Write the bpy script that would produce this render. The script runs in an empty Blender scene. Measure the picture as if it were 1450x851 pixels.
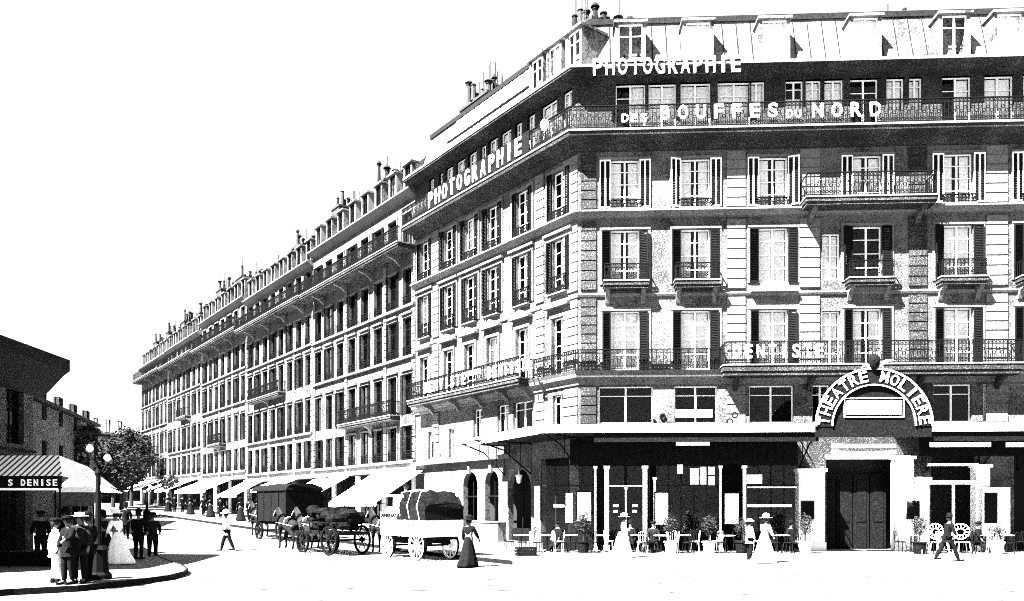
import bpy, bmesh, math, random
from mathutils import Vector, Matrix
random.seed(7)
S = bpy.context.scene
COL = S.collection
# ------------------------------------------------------------------ camera
F = 1150.0; HY = 717.0; CX = 725.0; EYE = 2.1
cd = bpy.data.cameras.new("camera"); cam = bpy.data.objects.new("camera", cd); COL.objects.link(cam)
cam.location = (0, 0, EYE); cam.rotation_euler = (math.radians(90), 0, 0)
cd.sensor_width = 36; cd.lens = 36 * F / 1450; cd.shift_y = (HY - 425.5) / 1450
cd.clip_start = 0.1; cd.clip_end = 6000
S.camera = cam
# ------------------------------------------------------------------ sun, sky, exposure
SUN = Vector((1.1, 1.0, -1.9)).normalized()
el = math.asin(-SUN.z); az = math.atan2(-SUN.x, -SUN.y)
W = bpy.data.worlds.new("World"); S.world = W; W.use_nodes = True
nt = W.node_tree; nt.nodes.clear()
sky = nt.nodes.new("ShaderNodeTexSky"); sky.sky_type = 'NISHITA'; sky.sun_disc = False
sky.sun_elevation = el; sky.sun_rotation = az % (2 * math.pi)
sky.air_density = 1.0; sky.dust_density = 0.6; sky.ozone_density = 1.0
bw = nt.nodes.new("ShaderNodeRGBToBW"); bg = nt.nodes.new("ShaderNodeBackground"); wo = nt.nodes.new("ShaderNodeOutputWorld")
nt.links.new(sky.outputs[0], bw.inputs[0]); veil = nt.nodes.new("ShaderNodeMix"); veil.data_type = 'RGBA'          # thin bright haze veil over the clear sky
veil.inputs[0].default_value = 0.93; veil.inputs[7].default_value = (.66, .66, .66, 1)
nt.links.new(bw.outputs[0], veil.inputs[6]); nt.links.new(veil.outputs[2], bg.inputs[0]); nt.links.new(bg.outputs[0], wo.inputs[0])
bg.inputs[1].default_value = 0.05
sl = bpy.data.lights.new("sun", 'SUN'); so = bpy.data.objects.new("sun", sl); COL.objects.link(so)
sl.energy = 5.0; sl.angle = math.radians(0.5); sl.color = (1.0, 0.995, 0.985)
so.rotation_euler = SUN.to_track_quat('-Z', 'Y').to_euler(); so.location = (-20, -20, 40)
S.view_settings.view_transform = 'Standard'; S.view_settings.look = 'None'
S.view_settings.gamma = 1.0; S.view_settings.use_curve_mapping = False
S.view_settings.exposure = 5.0
S.cycles.max_bounces = 5; S.cycles.diffuse_bounces = 2; S.cycles.glossy_bounces = 2
S.cycles.transparent_max_bounces = 8; S.cycles.use_denoising = False
S.cycles.pixel_filter_type = 'BLACKMAN_HARRIS'; S.cycles.filter_width = 0.9

# ------------------------------------------------------------------ materials
def mat(name, lo, hi=None, scale=14.0, rough=0.85, big=0.0, bias=0.5, spec=0.2, metal=0.0, bump=0.0, stripes=None):
    """grey material: speckle between lo and hi plus larger weather stains"""
    m = bpy.data.materials.new(name); m.use_nodes = True
    t = m.node_tree; b = t.nodes["Principled BSDF"]
    b.inputs["Roughness"].default_value = rough; b.inputs["Specular IOR Level"].default_value = spec
    b.inputs["Metallic"].default_value = metal
    if hi is None:
        b.inputs["Base Color"].default_value = (lo, lo, lo, 1); return m
    g = t.nodes.new("ShaderNodeNewGeometry")
    n = t.nodes.new("ShaderNodeTexNoise"); n.inputs["Scale"].default_value = scale
    n.inputs["Detail"].default_value = 3; n.inputs["Roughness"].default_value = 0.75
    t.links.new(g.outputs["Position"], n.inputs["Vector"])
    r = t.nodes.new("ShaderNodeValToRGB")
    r.color_ramp.elements[0].position = bias - 0.12; r.color_ramp.elements[0].color = (lo, lo, lo, 1)
    r.color_ramp.elements[1].position = bias + 0.12; r.color_ramp.elements[1].color = (hi, hi, hi, 1)
    src = n.outputs["Fac"]
    if big > 0:
        n2 = t.nodes.new("ShaderNodeTexNoise"); n2.inputs["Scale"].default_value = 0.55
        n2.inputs["Detail"].default_value = 6; n2.inputs["Roughness"].default_value = 0.7
        t.links.new(g.outputs["Position"], n2.inputs["Vector"])
        ma = t.nodes.new("ShaderNodeMath"); ma.operation = 'MULTIPLY_ADD'
        ma.inputs[1].default_value = big; t.links.new(n2.outputs["Fac"], ma.inputs[0])
        su = t.nodes.new("ShaderNodeMath"); su.operation = 'ADD'; su.inputs[1].default_value = -0.5 * big
        t.links.new(n.outputs["Fac"], su.inputs[0]); t.links.new(su.outputs[0], ma.inputs[2])
        src = ma.outputs[0]
    t.links.new(src, r.inputs["Fac"])
    t.links.new(r.outputs["Color"], b.inputs["Base Color"])
    if bump:
        bp = t.nodes.new("ShaderNodeBump"); bp.inputs["Strength"].default_value = bump; bp.inputs["Distance"].default_value = 0.02
        t.links.new(n.outputs["Fac"], bp.inputs["Height"]); t.links.new(bp.outputs[0], b.inputs["Normal"])
    return m
M = {}
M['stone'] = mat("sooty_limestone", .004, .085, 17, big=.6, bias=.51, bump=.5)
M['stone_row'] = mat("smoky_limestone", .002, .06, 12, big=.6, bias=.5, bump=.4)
M['stone_dark'] = mat("blackened_shaded_limestone", .0005, .085, 20, big=.35, bias=.62, bump=.4)  # also holds the shade painted on soffits, upper storey and entrance boards
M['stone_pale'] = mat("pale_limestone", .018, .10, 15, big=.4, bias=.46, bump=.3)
M['iron'] = mat("black_cast_iron", .001, .002, 20, rough=.8, spec=.03)
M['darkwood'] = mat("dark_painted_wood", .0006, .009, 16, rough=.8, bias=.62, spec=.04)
M['paintw'] = mat("white_paint", .45, .8, 18, rough=.6, bias=.42)
M['white'] = mat("clean_white_paint", .7, .84, 9, rough=.6)
M['cloth'] = mat("white_canvas", .6, .82, 6, rough=.95, bias=.42)
M['curtain'] = mat("pale_curtain", .45, .9, 10, rough=.95, bias=.42)
M['zinc'] = mat("weathered_zinc", .010, .10, 9, rough=.7, big=1.1, bias=.43, spec=.1)
M['slate'] = mat("sooty_slate", .001, .055, 10, rough=.8, big=.9, bias=.5, spec=.05)
M['zincd'] = mat("dark_lead", .001, .008, 12, rough=.8, spec=.05)
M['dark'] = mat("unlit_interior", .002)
M['blackcloth'] = mat("black_wool", .0008, .004, 30, rough=.95, spec=.02)
M['greycloth'] = mat("grey_wool", .002, .01, 30, rough=.95, spec=.02)
M['whitecloth'] = mat("white_cotton", .5, .8, 22, rough=.95)
M['skin'] = mat("skin", .07)
M['hair'] = mat("dark_hair", .001)
M['straw'] = mat("straw", .4, .7, 30)
M['horse'] = mat("dark_bay_coat", .001, .006, 14, rough=.8, spec=.04)
M['horse2'] = mat("brown_coat", .002, .012, 14, rough=.8, spec=.04)
M['granite'] = mat("dark_granite", .001, .006, 14, rough=.9, spec=.03)
M['louvre'] = mat("dark_shutter_paint", .001, .003, 20, rough=.8, spec=.03)
M['pot'] = mat("terracotta_chimney", .001, .02, 14, bias=.52)
M['leaf'] = mat("foliage", .001, .016, 9, rough=.8, spec=.03)
M['bark'] = mat("bark", .002, .006, 12)
M['load'] = mat("tarred_tarpaulin", .0008, .005, 12, rough=.9, bias=.57, bump=.5, spec=.03)
M['globe'] = mat("opal_glass_globe", .75, rough=.2)
def glassmat():
    m = bpy.data.materials.new("window_glass"); m.use_nodes = True; t = m.node_tree; t.nodes.clear()
    o = t.nodes.new("ShaderNodeOutputMaterial"); mx = t.nodes.new("ShaderNodeMixShader")
    tr = t.nodes.new("ShaderNodeBsdfTransparent"); gl = t.nodes.new("ShaderNodeBsdfGlossy"); fr = t.nodes.new("ShaderNodeFresnel")
    tr.inputs[0].default_value = (.94, .94, .94, 1); gl.inputs["Roughness"].default_value = .05; fr.inputs[0].default_value = 1.3
    t.links.new(fr.outputs[0], mx.inputs[0]); t.links.new(tr.outputs[0], mx.inputs[1]); t.links.new(gl.outputs[0], mx.inputs[2])
    t.links.new(mx.outputs[0], o.inputs[0]); return m
M['glass'] = glassmat()
def streetmat():
    m = mat("street_paving", .026, .05, 7, big=.25, bias=.36)
    t = m.node_tree; b = t.nodes["Principled BSDF"]
    r = [n for n in t.nodes if n.type == 'VALTORGB'][0]
    g = t.nodes.new("ShaderNodeNewGeometry")
    mp = t.nodes.new("ShaderNodeMapping"); mp.inputs["Scale"].default_value = (.8, 3.5, 1); mp.inputs["Rotation"].default_value[2] = .1
    n3 = t.nodes.new("ShaderNodeTexNoise"); n3.inputs["Scale"].default_value = 1.2; n3.inputs["Detail"].default_value = 9; n3.inputs["Roughness"].default_value = .7
    t.links.new(g.outputs["Position"], mp.inputs[0]); t.links.new(mp.outputs[0], n3.inputs["Vector"])
    r3 = t.nodes.new("ShaderNodeValToRGB"); r3.color_ramp.elements[0].position = .425; r3.color_ramp.elements[0].color = (.04, .04, .04, 1)
    r3.color_ramp.elements[1].position = .44; r3.color_ramp.elements[1].color = (1, 1, 1, 1)
    t.links.new(n3.outputs["Fac"], r3.inputs["Fac"])
    mx = t.nodes.new("ShaderNodeMix"); mx.data_type = 'RGBA'; mx.blend_type = 'MULTIPLY'; mx.inputs[0].default_value = 1
    t.links.new(r.outputs[0], mx.inputs[6]); t.links.new(r3.outputs[0], mx.inputs[7])
    t.links.new(mx.outputs[2], b.inputs["Base Color"])
    return m
M['street'] = streetmat()
M['pave'] = mat("asphalt_pavement", .028, .055, 8, big=.2, bias=.36)
def stripemat():
    m = mat("striped_awning_canvas", .8); t = m.node_tree; b = t.nodes["Principled BSDF"]
    tc = t.nodes.new("ShaderNodeTexCoord"); wv = t.nodes.new("ShaderNodeTexWave"); wv.bands_direction = 'X'; wv.inputs["Scale"].default_value = 1.6
    r = t.nodes.new("ShaderNodeValToRGB"); r.color_ramp.interpolation = 'CONSTANT'
    r.color_ramp.elements[0].color = (.04, .04, .04, 1); r.color_ramp.elements[1].position = .35; r.color_ramp.elements[1].color = (.75, .75, .75, 1)
    t.links.new(tc.outputs["Object"], wv.inputs[0]); t.links.new(wv.outputs["Fac"], r.inputs[0]); t.links.new(r.outputs[0], b.inputs["Base Color"])
    return m
M['stripe'] = stripemat()

# ------------------------------------------------------------------ object helpers
def link(o, parent=None):
    COL.objects.link(o)
    if parent is not None: o.parent = parent
    return o
def tag(o, label=None, cat=None, group=None, kind=None):
    if label: o["label"] = label
    if cat: o["category"] = cat
    if group: o["group"] = group
    if kind: o["kind"] = kind
    return o
def empty(name, loc, rz=0.0):
    o = bpy.data.objects.new(name, None); o.location = loc; o.rotation_euler = (0, 0, rz); o.empty_display_size = .2
    return link(o)
class MB:
    def __init__(s): s.v = []; s.f = []
    def quad(s, *p):
        i = len(s.v); s.v += [tuple(q) for q in p]; s.f.append(tuple(range(i, i + len(p)))); return s
    def box(s, x0, x1, y0, y1, z0, z1):
        i = len(s.v)
        s.v += [(x0, y0, z0), (x1, y0, z0), (x1, y1, z0), (x0, y1, z0), (x0, y0, z1), (x1, y0, z1), (x1, y1, z1), (x0, y1, z1)]
        s.f += [tuple(i + k for k in q) for q in ((0, 3, 2, 1), (4, 5, 6, 7), (0, 1, 5, 4), (1, 2, 6, 5), (2, 3, 7, 6), (3, 0, 4, 7))]
        return s
    def prism(s, poly, z0, z1):           # poly in xy
        i = len(s.v); n = len(poly)
        s.v += [(p[0], p[1], z0) for p in poly] + [(p[0], p[1], z1) for p in poly]
        s.f.append(tuple(i + k for k in reversed(range(n)))); s.f.append(tuple(i + n + k for k in range(n)))
        for k in range(n):
            j = (k + 1) % n; s.f.append((i + k, i + j, i + n + j, i + n + k))
        return s
    def extr(s, prof, x0, x1):            # closed profile (y,z) extruded along x
        i = len(s.v); n = len(prof)
        s.v += [(x0, p[0], p[1]) for p in prof] + [(x1, p[0], p[1]) for p in prof]
        s.f.append(tuple(i + k for k in range(n))); s.f.append(tuple(i + n + k for k in reversed(range(n))))
        for k in range(n):
            j = (k + 1) % n; s.f.append((i + k, i + n + k, i + n + j, i + j))
        return s
    def tube(s, pts, r, n=6, cap=True):
        pts = [Vector(p) for p in pts]
        rs = r if isinstance(r, (list, tuple)) else [r] * len(pts)
        i = len(s.v)
        for k, p in enumerate(pts):
            d = (pts[min(k + 1, len(pts) - 1)] - pts[max(k - 1, 0)]).normalized()
            a = d.orthogonal().normalized() if abs(d.z) < .99 else Vector((1, 0, 0)); a = (a - d * a.dot(d)).normalized(); b = d.cross(a)
            for j in range(n):
                t = 2 * math.pi * j / n; s.v.append(tuple(p + (a * math.cos(t) + b * math.sin(t)) * rs[k]))
        for k in range(len(pts) - 1):
            for j in range(n):
                q = (j + 1) % n; s.f.append((i + k * n + j, i + k * n + q, i + (k + 1) * n + q, i + (k + 1) * n + j))
        if cap:
            s.f.append(tuple(i + j for j in reversed(range(n)))); s.f.append(tuple(i + (len(pts) - 1) * n + j for j in range(n)))
        return s
    def lathe(s, prof, c=(0, 0, 0), n=14, sx=1, sy=1):     # prof (r,z)
        i = len(s.v); m = len(prof)
        for r, z in prof:
            for j in range(n):
                t = 2 * math.pi * j / n; s.v.append((c[0] + r * sx * math.cos(t), c[1] + r * sy * math.sin(t), c[2] + z))
        for k in range(m - 1):
            for j in range(n):
                q = (j + 1) % n; s.f.append((i + k * n + j, i + k * n + q, i + (k + 1) * n + q, i + (k + 1) * n + j))
        s.f.append(tuple(i + j for j in reversed(range(n)))); s.f.append(tuple(i + (m - 1) * n + j for j in range(n)))
        return s
    def ring(s, c, r, t, axis='y', n=14, w=None):       # flat-ish torus with square section
        w = w or t; i = len(s.v)
        for k in range(n):
            a = 2 * math.pi * k / n
            for rr, d in ((r - t / 2, -w / 2), (r + t / 2, -w / 2), (r + t / 2, w / 2), (r - t / 2, w / 2)):
                p = (rr * math.cos(a), d, rr * math.sin(a)) if axis == 'y' else ((d, rr * math.cos(a), rr * math.sin(a)) if axis == 'x' else (rr * math.cos(a), rr * math.sin(a), d))
                s.v.append((c[0] + p[0], c[1] + p[1], c[2] + p[2]))
        for k in range(n):
            q = (k + 1) % n
            for j in range(4):
                l = (j + 1) % 4; s.f.append((i + 4 * k + j, i + 4 * q + j, i + 4 * q + l, i + 4 * k + l))
        return s
    def mesh(s, name, m):
        me = bpy.data.meshes.new(name); me.from_pydata(s.v, [], s.f); me.update()
        if m is not None: me.materials.append(M[m] if isinstance(m, str) else m)
        return me
    def build(s, name, m, parent=None, loc=(0, 0, 0), rz=0.0, smooth=False, fix=True):
        me = s.mesh(name, m)
        if fix and len(s.v) < 60000:
            b = bmesh.new(); b.from_mesh(me); bmesh.ops.recalc_face_normals(b, faces=b.faces); b.to_mesh(me); b.free()
        if smooth:
            for p in me.polygons: p.use_smooth = True
        o = bpy.data.objects.new(name, me); o.location = loc; o.rotation_euler = (0, 0, rz)
        return link(o, parent)
def inst(name, me, parent, loc, rz=0.0, scale=None):
    o = bpy.data.objects.new(name, me); o.location = loc; o.rotation_euler = (0, 0, rz)
    if scale: o.scale = scale
    return link(o, parent)

# ------------------------------------------------------------------ site geometry
C = Vector((3.06, 37.1))
aL = math.atan2(-.8099, .5866); aR = -math.atan(.0465)
XL = Vector((.5866, -.8099)); YL = Vector((.8099, .5866))
XR = Vector((math.cos(aR), math.sin(aR))); YR = Vector((-math.sin(aR), math.cos(aR)))
UD = -XL                                  # uphill direction of the street
def hgt(x, y):
    s = (Vector((x, y)) - C).dot(UD) + 4.0
    if s <= 0: return 0.0
    if s < 8: return .025 * s * s / 16
    return .025 * (min(s, 150) - 4)
def at(px, py):                            # image foot point -> ground point
    z = 0.0
    for _ in range(30):
        d = (EYE - z) * F / (py - HY); d = min(d, 300); x = (px - CX) * d / F; z = .5 * z + .5 * hgt(x, d)
    return Vector((x, d, hgt(x, d)))
def uR(px, out=0.0):
    k = (px - CX) / F; O = C - YR * out
    return (k * O.y - O.x) / (XR.x - k * XR.y)
def uL(px, out=0.0):
    k = (px - CX) / F; O = C - YL * out
    return (k * O.y - O.x) / (XL.x - k * XL.y)
def zR(px, py, out=0.0):
    u = uR(px, out); return EYE + (HY - py) * (C.y - YR.y * out + u * XR.y) / F
def zL(px, py, out=0.0):
    u = uL(px, out); return EYE + (HY - py) * (C.y - YL.y * out + u * XL.y) / F
# ------------------------------------------------------------------ ground
def grid_ground():
    mb = MB(); xs = [-900, -500, -300, -200] + list(range(-150, 60, 6)) + [80, 120, 200, 400, 900]
    ys = [-200, -80, -30] + list(range(-12, 190, 6)) + [220, 300, 500, 900, 2500]
    n = len(xs)
    for y in ys:
        for x in xs: mb.v.append((x, y, hgt(x, y)))
    for j in range(len(ys) - 1):
        for i in range(n - 1): mb.f.append((j * n + i, j * n + i + 1, (j + 1) * n + i + 1, (j + 1) * n + i))
    o = mb.build("street", 'street', fix=False); tag(o, kind="structure"); return o
grid_ground()
def slab(name, pts, h, m, kerbm, w=.16, pale_from=None):
    """raised pavement following hgt(); pts outline (counter-clockwise), dense"""
    def dens(p):
        out = []
        for i in range(len(p)):
            a = p[i]; b = p[(i + 1) % len(p)]; k = max(1, int((b - a).length / 4))
            for j in range(k): out.append(a + (b - a) * j / k)
        return out
    P = dens(pts); bm = bmesh.new()
    vs = [bm.verts.new((p.x, p.y, 0)) for p in P]; f = bm.faces.new(vs)
    bmesh.ops.triangulate(bm, faces=[f])
    bmesh.ops.subdivide_edges(bm, edges=[e for e in bm.edges if e.calc_length() > 8], cuts=3, use_grid_fill=False)
    bmesh.ops.triangulate(bm, faces=bm.faces)
    for v in bm.verts: v.co.z = hgt(v.co.x, v.co.y) + h
    bm.normal_update()
    for f in bm.faces:
        if f.normal.z < 0: f.normal_flip()
    me = bpy.data.meshes.new(name); bm.to_mesh(me); bm.free(); me.materials.append(M[m])
    o = link(bpy.data.objects.new(name, me)); tag(o, kind="structure")
    k = MB(); n = len(P)
    for i in range(n):                      # riser and dark gutter strip
        a = P[i]; b = P[(i + 1) % n]
        d = (b - a).normalized(); nr = Vector((d.y, -d.x))
        za, zb = hgt(*a), hgt(*b)
        pn = (P[i] - P[i - 1]).normalized(); nn = (P[(i + 2) % n] - b).normalized()
        na = (Vector((d.y, -d.x)) + Vector((pn.y, -pn.x))).normalized(); nb = (Vector((d.y, -d.x)) + Vector((nn.y, -nn.x))).normalized()
        o1 = .012
        k.quad((a.x + na.x * o1, a.y + na.y * o1, za - .05), (b.x + nb.x * o1, b.y + nb.y * o1, zb - .05), (b.x + nb.x * o1, b.y + nb.y * o1, zb + h + .006), (a.x + na.x * o1, a.y + na.y * o1, za + h + .006))
        k.quad((a.x + na.x * o1, a.y + na.y * o1, za + h + .006), (b.x + nb.x * o1, b.y + nb.y * o1, zb + h + .006), (b.x - nb.x * w, b.y - nb.y * w, zb + h + .006), (a.x - na.x * w, a.y - na.y * w, za + h + .006))
    ko = k.build("kerb", kerbm, fix=False)
    if pale_from:                          # pale kerb stones along the open corner, dark ones along the street
        ko.data.materials.append(M['stone_pale'])
        for p_ in ko.data.polygons:
            if p_.center.x > pale_from: p_.material_index = 1; tag(ko, kind="structure")
    return o
def arc(c, r, a0, a1, n=10): return [Vector((c[0] + r * math.cos(math.radians(a0 + (a1 - a0) * i / n)), c[1] + r * math.sin(math.radians(a0 + (a1 - a0) * i / n)))) for i in range(n + 1)]
# main pavement: parallel to both facades
OFFL = 7.1
kl0 = C - YL * OFFL - XL * 100
kA = at(722, 800).xy; kA = C - YL * OFFL + XL * ((kA - C).dot(XL))
kB = C - YL * OFFL + XL * ((at(790, 812).xy - C).dot(XL))
yk = at(1300, 821).xy
kC = at(905, 820).xy; kD = yk + XR * 30
mid = [kB, kB + (kC - kB) * .35 + Vector((0, -.35)), kB + (kC - kB) * .7 + Vector((0, -.35)), kC]
slab("pavement", [kl0, kA] + mid + [kD, kD + YR * 60, C + YL * 30 - XL * 100], .14, 'pave', 'granite', w=.06, pale_from=-.4)
# left pavement
lp = [at(-400, 870).xy, at(20, 843).xy, at(110, 838).xy, at(190, 829).xy, at(240, 822).xy, at(262, 816).xy, at(266, 812).xy, at(258, 806).xy, at(232, 797).xy, at(205, 781).xy, at(178, 762).xy, at(160, 745).xy]
lp += [lp[-1] + Vector((-12, 45)), lp[-1] + Vector((-90, 45)), Vector((-90, 10))]
slab("pavement", lp, .15, 'pave', 'granite', w=.05)

# ------------------------------------------------------------------ facade builders (frame: u right, v inward, z up)
def wall_sheet(mb, u0, u1, z0, z1, holes, depth=.32):
    us = sorted({u0, u1} | {h[0] for h in holes} | {h[1] for h in holes})
    zs = sorted({z0, z1} | {h[2] for h in holes} | {h[3] for h in holes})
    us = [u for u in us if u0 <= u <= u1]; zs = [z for z in zs if z0 <= z <= z1]
    for a, b in zip(us, us[1:]):
        for c, d in zip(zs, zs[1:]):
            mu, mz = (a + b) / 2, (c + d) / 2
            if any(h[0] < mu < h[1] and h[2] < mz < h[3] for h in holes): continue
            mb.quad((a, 0, c), (b, 0, c), (b, 0, d), (a, 0, d))
    for a, b, c, d in holes:
        mb.quad((a, 0, c), (a, depth, c), (a, depth, d), (a, 0, d)); mb.quad((b, 0, c), (b, 0, d), (b, depth, d), (b, depth, c))
        mb.quad((a, 0, c), (b, 0, c), (b, depth, c), (a, depth, c)); mb.quad((a, 0, d), (a, depth, d), (b, depth, d), (b, 0, d))
WC = {}
def wmesh(kind, w, h, style=0):
    k = (kind, round(w, 2), round(h, 2), style)
    if k in WC: return WC[k]
    mb = MB()
    if kind == 'frame':
        t = .06; y0, y1 = .17, .23
        mb.box(-w / 2, -w / 2 + t, y0, y1, 0, h); mb.box(w / 2 - t, w / 2, y0, y1, 0, h)
        mb.box(-w / 2 + t, w / 2 - t, y0, y1, 0, t * 1.5); mb.box(-w / 2 + t, w / 2 - t, y0, y1, h - t, h)
        mb.box(-.04, .04, y0 - .01, y1, t * 1.5, h - t)
        tz = [.27, .52, .77] if style == 0 else [.75]
        for q in tz:
            mb.box(-w / 2 + t, -.04, y0 + .01, y1 - .01, h * q - .018, h * q + .018); mb.box(.04, w / 2 - t, y0 + .01, y1 - .01, h * q - .018, h * q + .018)
        me = mb.mesh("window", 'paintw')
    elif kind == 'fardark':
        t = .07; y0, y1 = .17, .23
        mb.box(-w / 2, -w / 2 + t, y0, y1, 0, h); mb.box(w / 2 - t, w / 2, y0, y1, 0, h); mb.box(-w / 2 + t, w / 2 - t, y0, y1, h - t, h)
        mb.box(-.03, .03, y0, y1, 0, h - t); mb.box(-w / 2 + t, w / 2 - t, y0, y1, h * .7 - .02, h * .7 + .02)
        me = mb.mesh("window", 'darkwood')
    elif kind == 'pane':
        mb.quad((-w / 2 + .05, .2, .05), (w / 2 - .05, .2, .05), (w / 2 - .05, .2, h - .05), (-w / 2 + .05, .2, h - .05)); me = mb.mesh("pane", 'glass')
    elif kind == 'curtain':
        # style 1 full, 2 parted, 3 right half, 4 lower
        rng = {1: [(-w / 2 + .07, w / 2 - .07, .05, h - .08)], 2: [(-w / 2 + .07, -w * .12, .05, h - .08), (w * .12, w / 2 - .07, .05, h - .08)],
               3: [(0.02, w / 2 - .07, .05, h - .08)], 4: [(-w / 2 + .07, w / 2 - .07, .05, h * .5)], 5: [(-w / 2 + .07, w / 2 - .07, h * .35, h - .08)]}[style]
        for a, b, c, d in rng:
            n = max(4, int((b - a) / .06)); i = len(mb.v)
            for j in range(n + 1):
                x = a + (b - a) * j / n; y = .27 + .022 * (j % 2)
                mb.v += [(x, y, c), (x, y, d)]
            for j in range(n): mb.f.append((i + 2 * j, i + 2 * j + 2, i + 2 * j + 3, i + 2 * j + 1))
        me = mb.mesh("curtain", 'curtain')
    elif kind == 'shutter':
        # folded louvre leaf standing against the reveal, angled out a little (hinge at x=0, opens toward +x)
        mb.box(0, .05, -.09, -.04, 0, h); mb.box(w - .05, w, -.09, -.04, 0, h); mb.box(.05, w - .05, -.09, -.04, 0, .06); mb.box(.05, w - .05, -.09, -.04, h - .06, h)
        if style == 2: mb.box(w / 2 - .035, w / 2 + .035, -.095, -.04, .06, h - .06)
        nf = len(mb.f); z = .09
        while z < h - .1:
            mb.quad((.05, -.045, z + .05), (w - .05, -.045, z + .05), (w - .05, -.085, z), (.05, -.085, z)); z += .075
        me = mb.mesh("shutter", 'louvre')
        if style == 2:
            me.materials.append(M['paintw'])
            for p_ in me.polygons:
                if p_.index < nf: p_.material_index = 1
    WC[k] = me; return me
def place(O, ang, u, v, z): 
    X = Vector((math.cos(ang), math.sin(ang))); Y = Vector((-math.sin(ang), math.cos(ang)))
    p = O + X * u + Y * v; return (p.x, p.y, z)
def casing(f, w, h, cw, t, p, head, m='stone_pale'):
    k = ('casing', round(w, 2), round(h, 2), round(cw, 2), t, p, head, m)
    if k not in WC:
        mb = MB(); surround(mb, 0, 0, cw, h, t, p, head); WC[k] = mb.mesh("casing", m)
    inst("casing", WC[k], f, (0, 0, 0))
def window(parent, ang, u, z, w, h, curtain=0, shutters=False, far=False, O=(0, 0), style=0, sw=None, thin=False, cas=None):
    O = Vector(O)
    p = place(O, ang, u, 0, z)
    f = inst("window", wmesh('fardark' if far else 'frame', w, h, 0 if far else style), parent, p, ang)
    inst("pane", wmesh('pane', w, h), f, (0, 0, 0))
    if curtain: inst("curtain", wmesh('curtain', w, h, curtain), f, (0, 0, 0))
    if cas: casing(f, w, h, *cas)
    if shutters:
        s = sw or w * .42
        st_ = 2 if shutters == 2 else 0; rz_ = -random.choice([0, 0, .12, .3]) if not far else 0
        inst("shutter", wmesh('shutter', s, h - .05, st_), f, (w / 2, 0, .03), rz_)
        if far: inst("shutter", wmesh('shutter', s, h - .05, st_), f, (-w / 2 - s, 0, .03))
        else: inst("shutter", wmesh('shutter', s, h - .05, st_), f, (-w / 2, -.12, .03), math.pi + random.choice([0, 0, .15, .35]))
    return f
def railing_mb(mb, L, h, fine=True, y=0.0):
    """ornate cast iron railing from (0,y) to (L,y)"""
    mb.box(0, L, y - .03, y + .03, h - .04, h); mb.box(0, L, y - .015, y + .015, .06, .09); mb.box(0, L, y - .015, y + .015, h - .2, h - .175)
    n = max(2, round(L / (.16 if fine else .22)))
    for i in range(n + 1):
        x = L * i / n; mb.box(x - .013, x + .013, y - .012, y + .012, 0, h - .04)
    if fine:
        for i in range(n):
            x = L * (i + .5) / n
            mb.ring((x, y, h - .11), .05, .018, n=8, w=.02)
            mb.ring((x, y, .5 * h + (.1 if i % 2 else -.06)), .066, .024, n=8, w=.02)
            mb.box(x - .01, x + .01, y - .01, y + .01, .1, .5 * h - .1); 
            mb.ring((x, y, .19), .055, .022, n=8, w=.02)
    else:
        for i in range(n):
            x = L * (i + .5) / n
            mb.box(x - .05, x + .05, y - .01, y + .01, h * .35, h * .35 + .07); mb.box(x - .06, x + .06, y - .01, y + .01, h * .62, h * .62 + .06)
def balcony(parent, ang, u0, u1, z, p, h=1.0, th=.2, O=(0, 0), fine=True, consoles=None, mat_='stone', sides=(True, True), name="balcony", rail=True):
    O = Vector(O); L = u1 - u0
    mb = MB(); mb.box(0, L, -p, .0, -th * .55, 0); mb.box(.04, L - .04, -p + .06, -.0, -th, -th * .55)
    b = mb.build(name, 'stone_dark' if th > .15 else mat_, parent, place(O, ang, u0, -.003, z), ang)  # underside shade put into the slab colour as dark stone
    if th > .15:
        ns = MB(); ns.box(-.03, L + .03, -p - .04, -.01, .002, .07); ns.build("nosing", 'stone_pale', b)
    if rail:
        r = MB(); railing_mb(r, L - .08, h, fine, 0)
        r.v = [(x + .04, y - p + .06, zz + (.07 if th > .15 else 0)) for x, y, zz in r.v]
        for s, xx in ((sides[0], .05), (sides[1], L - .05)):
            if not s or p < .2: continue
            r.box(xx - .02, xx + .02, -p + .06, 0, h - .04, h); r.box(xx - .01, xx + .01, -p + .06, 0, .06, .09)
            q = max(1, int(p / .16))
            for i in range(q): 
                yy = -p + .06 + (p - .06) * (i + .5) / q; r.box(xx - .012, xx + .012, yy - .012, yy + .012, 0, h - .04)
        r.build("railing", 'iron', b)
    for c in (consoles or []):
        k = MB(); q = p * .8
        k.extr([(0, -th - .0), (-q, -th), (-q, -th - .1), (-q * .45, -th - .25), (-.08, -th - .55), (0, -th - .6)], c - u0 - .1, c - u0 + .1)
        k.build("console", mat_, b)
    return b
def pier(parent, ang, ua, ub, z0, z1, O=(0, 0), m='stone', course=.43, p=.07, skip=None):
    mb = MB(); z = z0
    n = max(1, round((z1 - z0) / course)); c = (z1 - z0) / n
    mb.box(ua + .03, ub - .03, -.02, .0, z0, z1)
    for i in range(n):
        mb.box(ua, ub, -p, -.021, z0 + i * c + .03, z0 + (i + 1) * c - .03)
    return mb.build("rusticated_pier", m, parent, place(Vector(O), ang, 0, -.002, 0), ang)
def surround(mb, u, z, w, h, t=.16, p=.07, head=True):
    mb.box(u - w / 2 - t, u - w / 2 - .004, -p, -.003, z, z + h); mb.box(u + w / 2 + .004, u + w / 2 + t, -p, -.003, z, z + h)
    mb.box(u - w / 2 - t, u + w / 2 + t, -p - .02, -.003, z + h + .004, z + h + t * 1.2)
    if head: mb.box(u - w / 2 - t - .08, u + w / 2 + t + .08, -p - .14, -.003, z + h + t * 1.2 + .08, z + h + t * 1.2 + .2)
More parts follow.
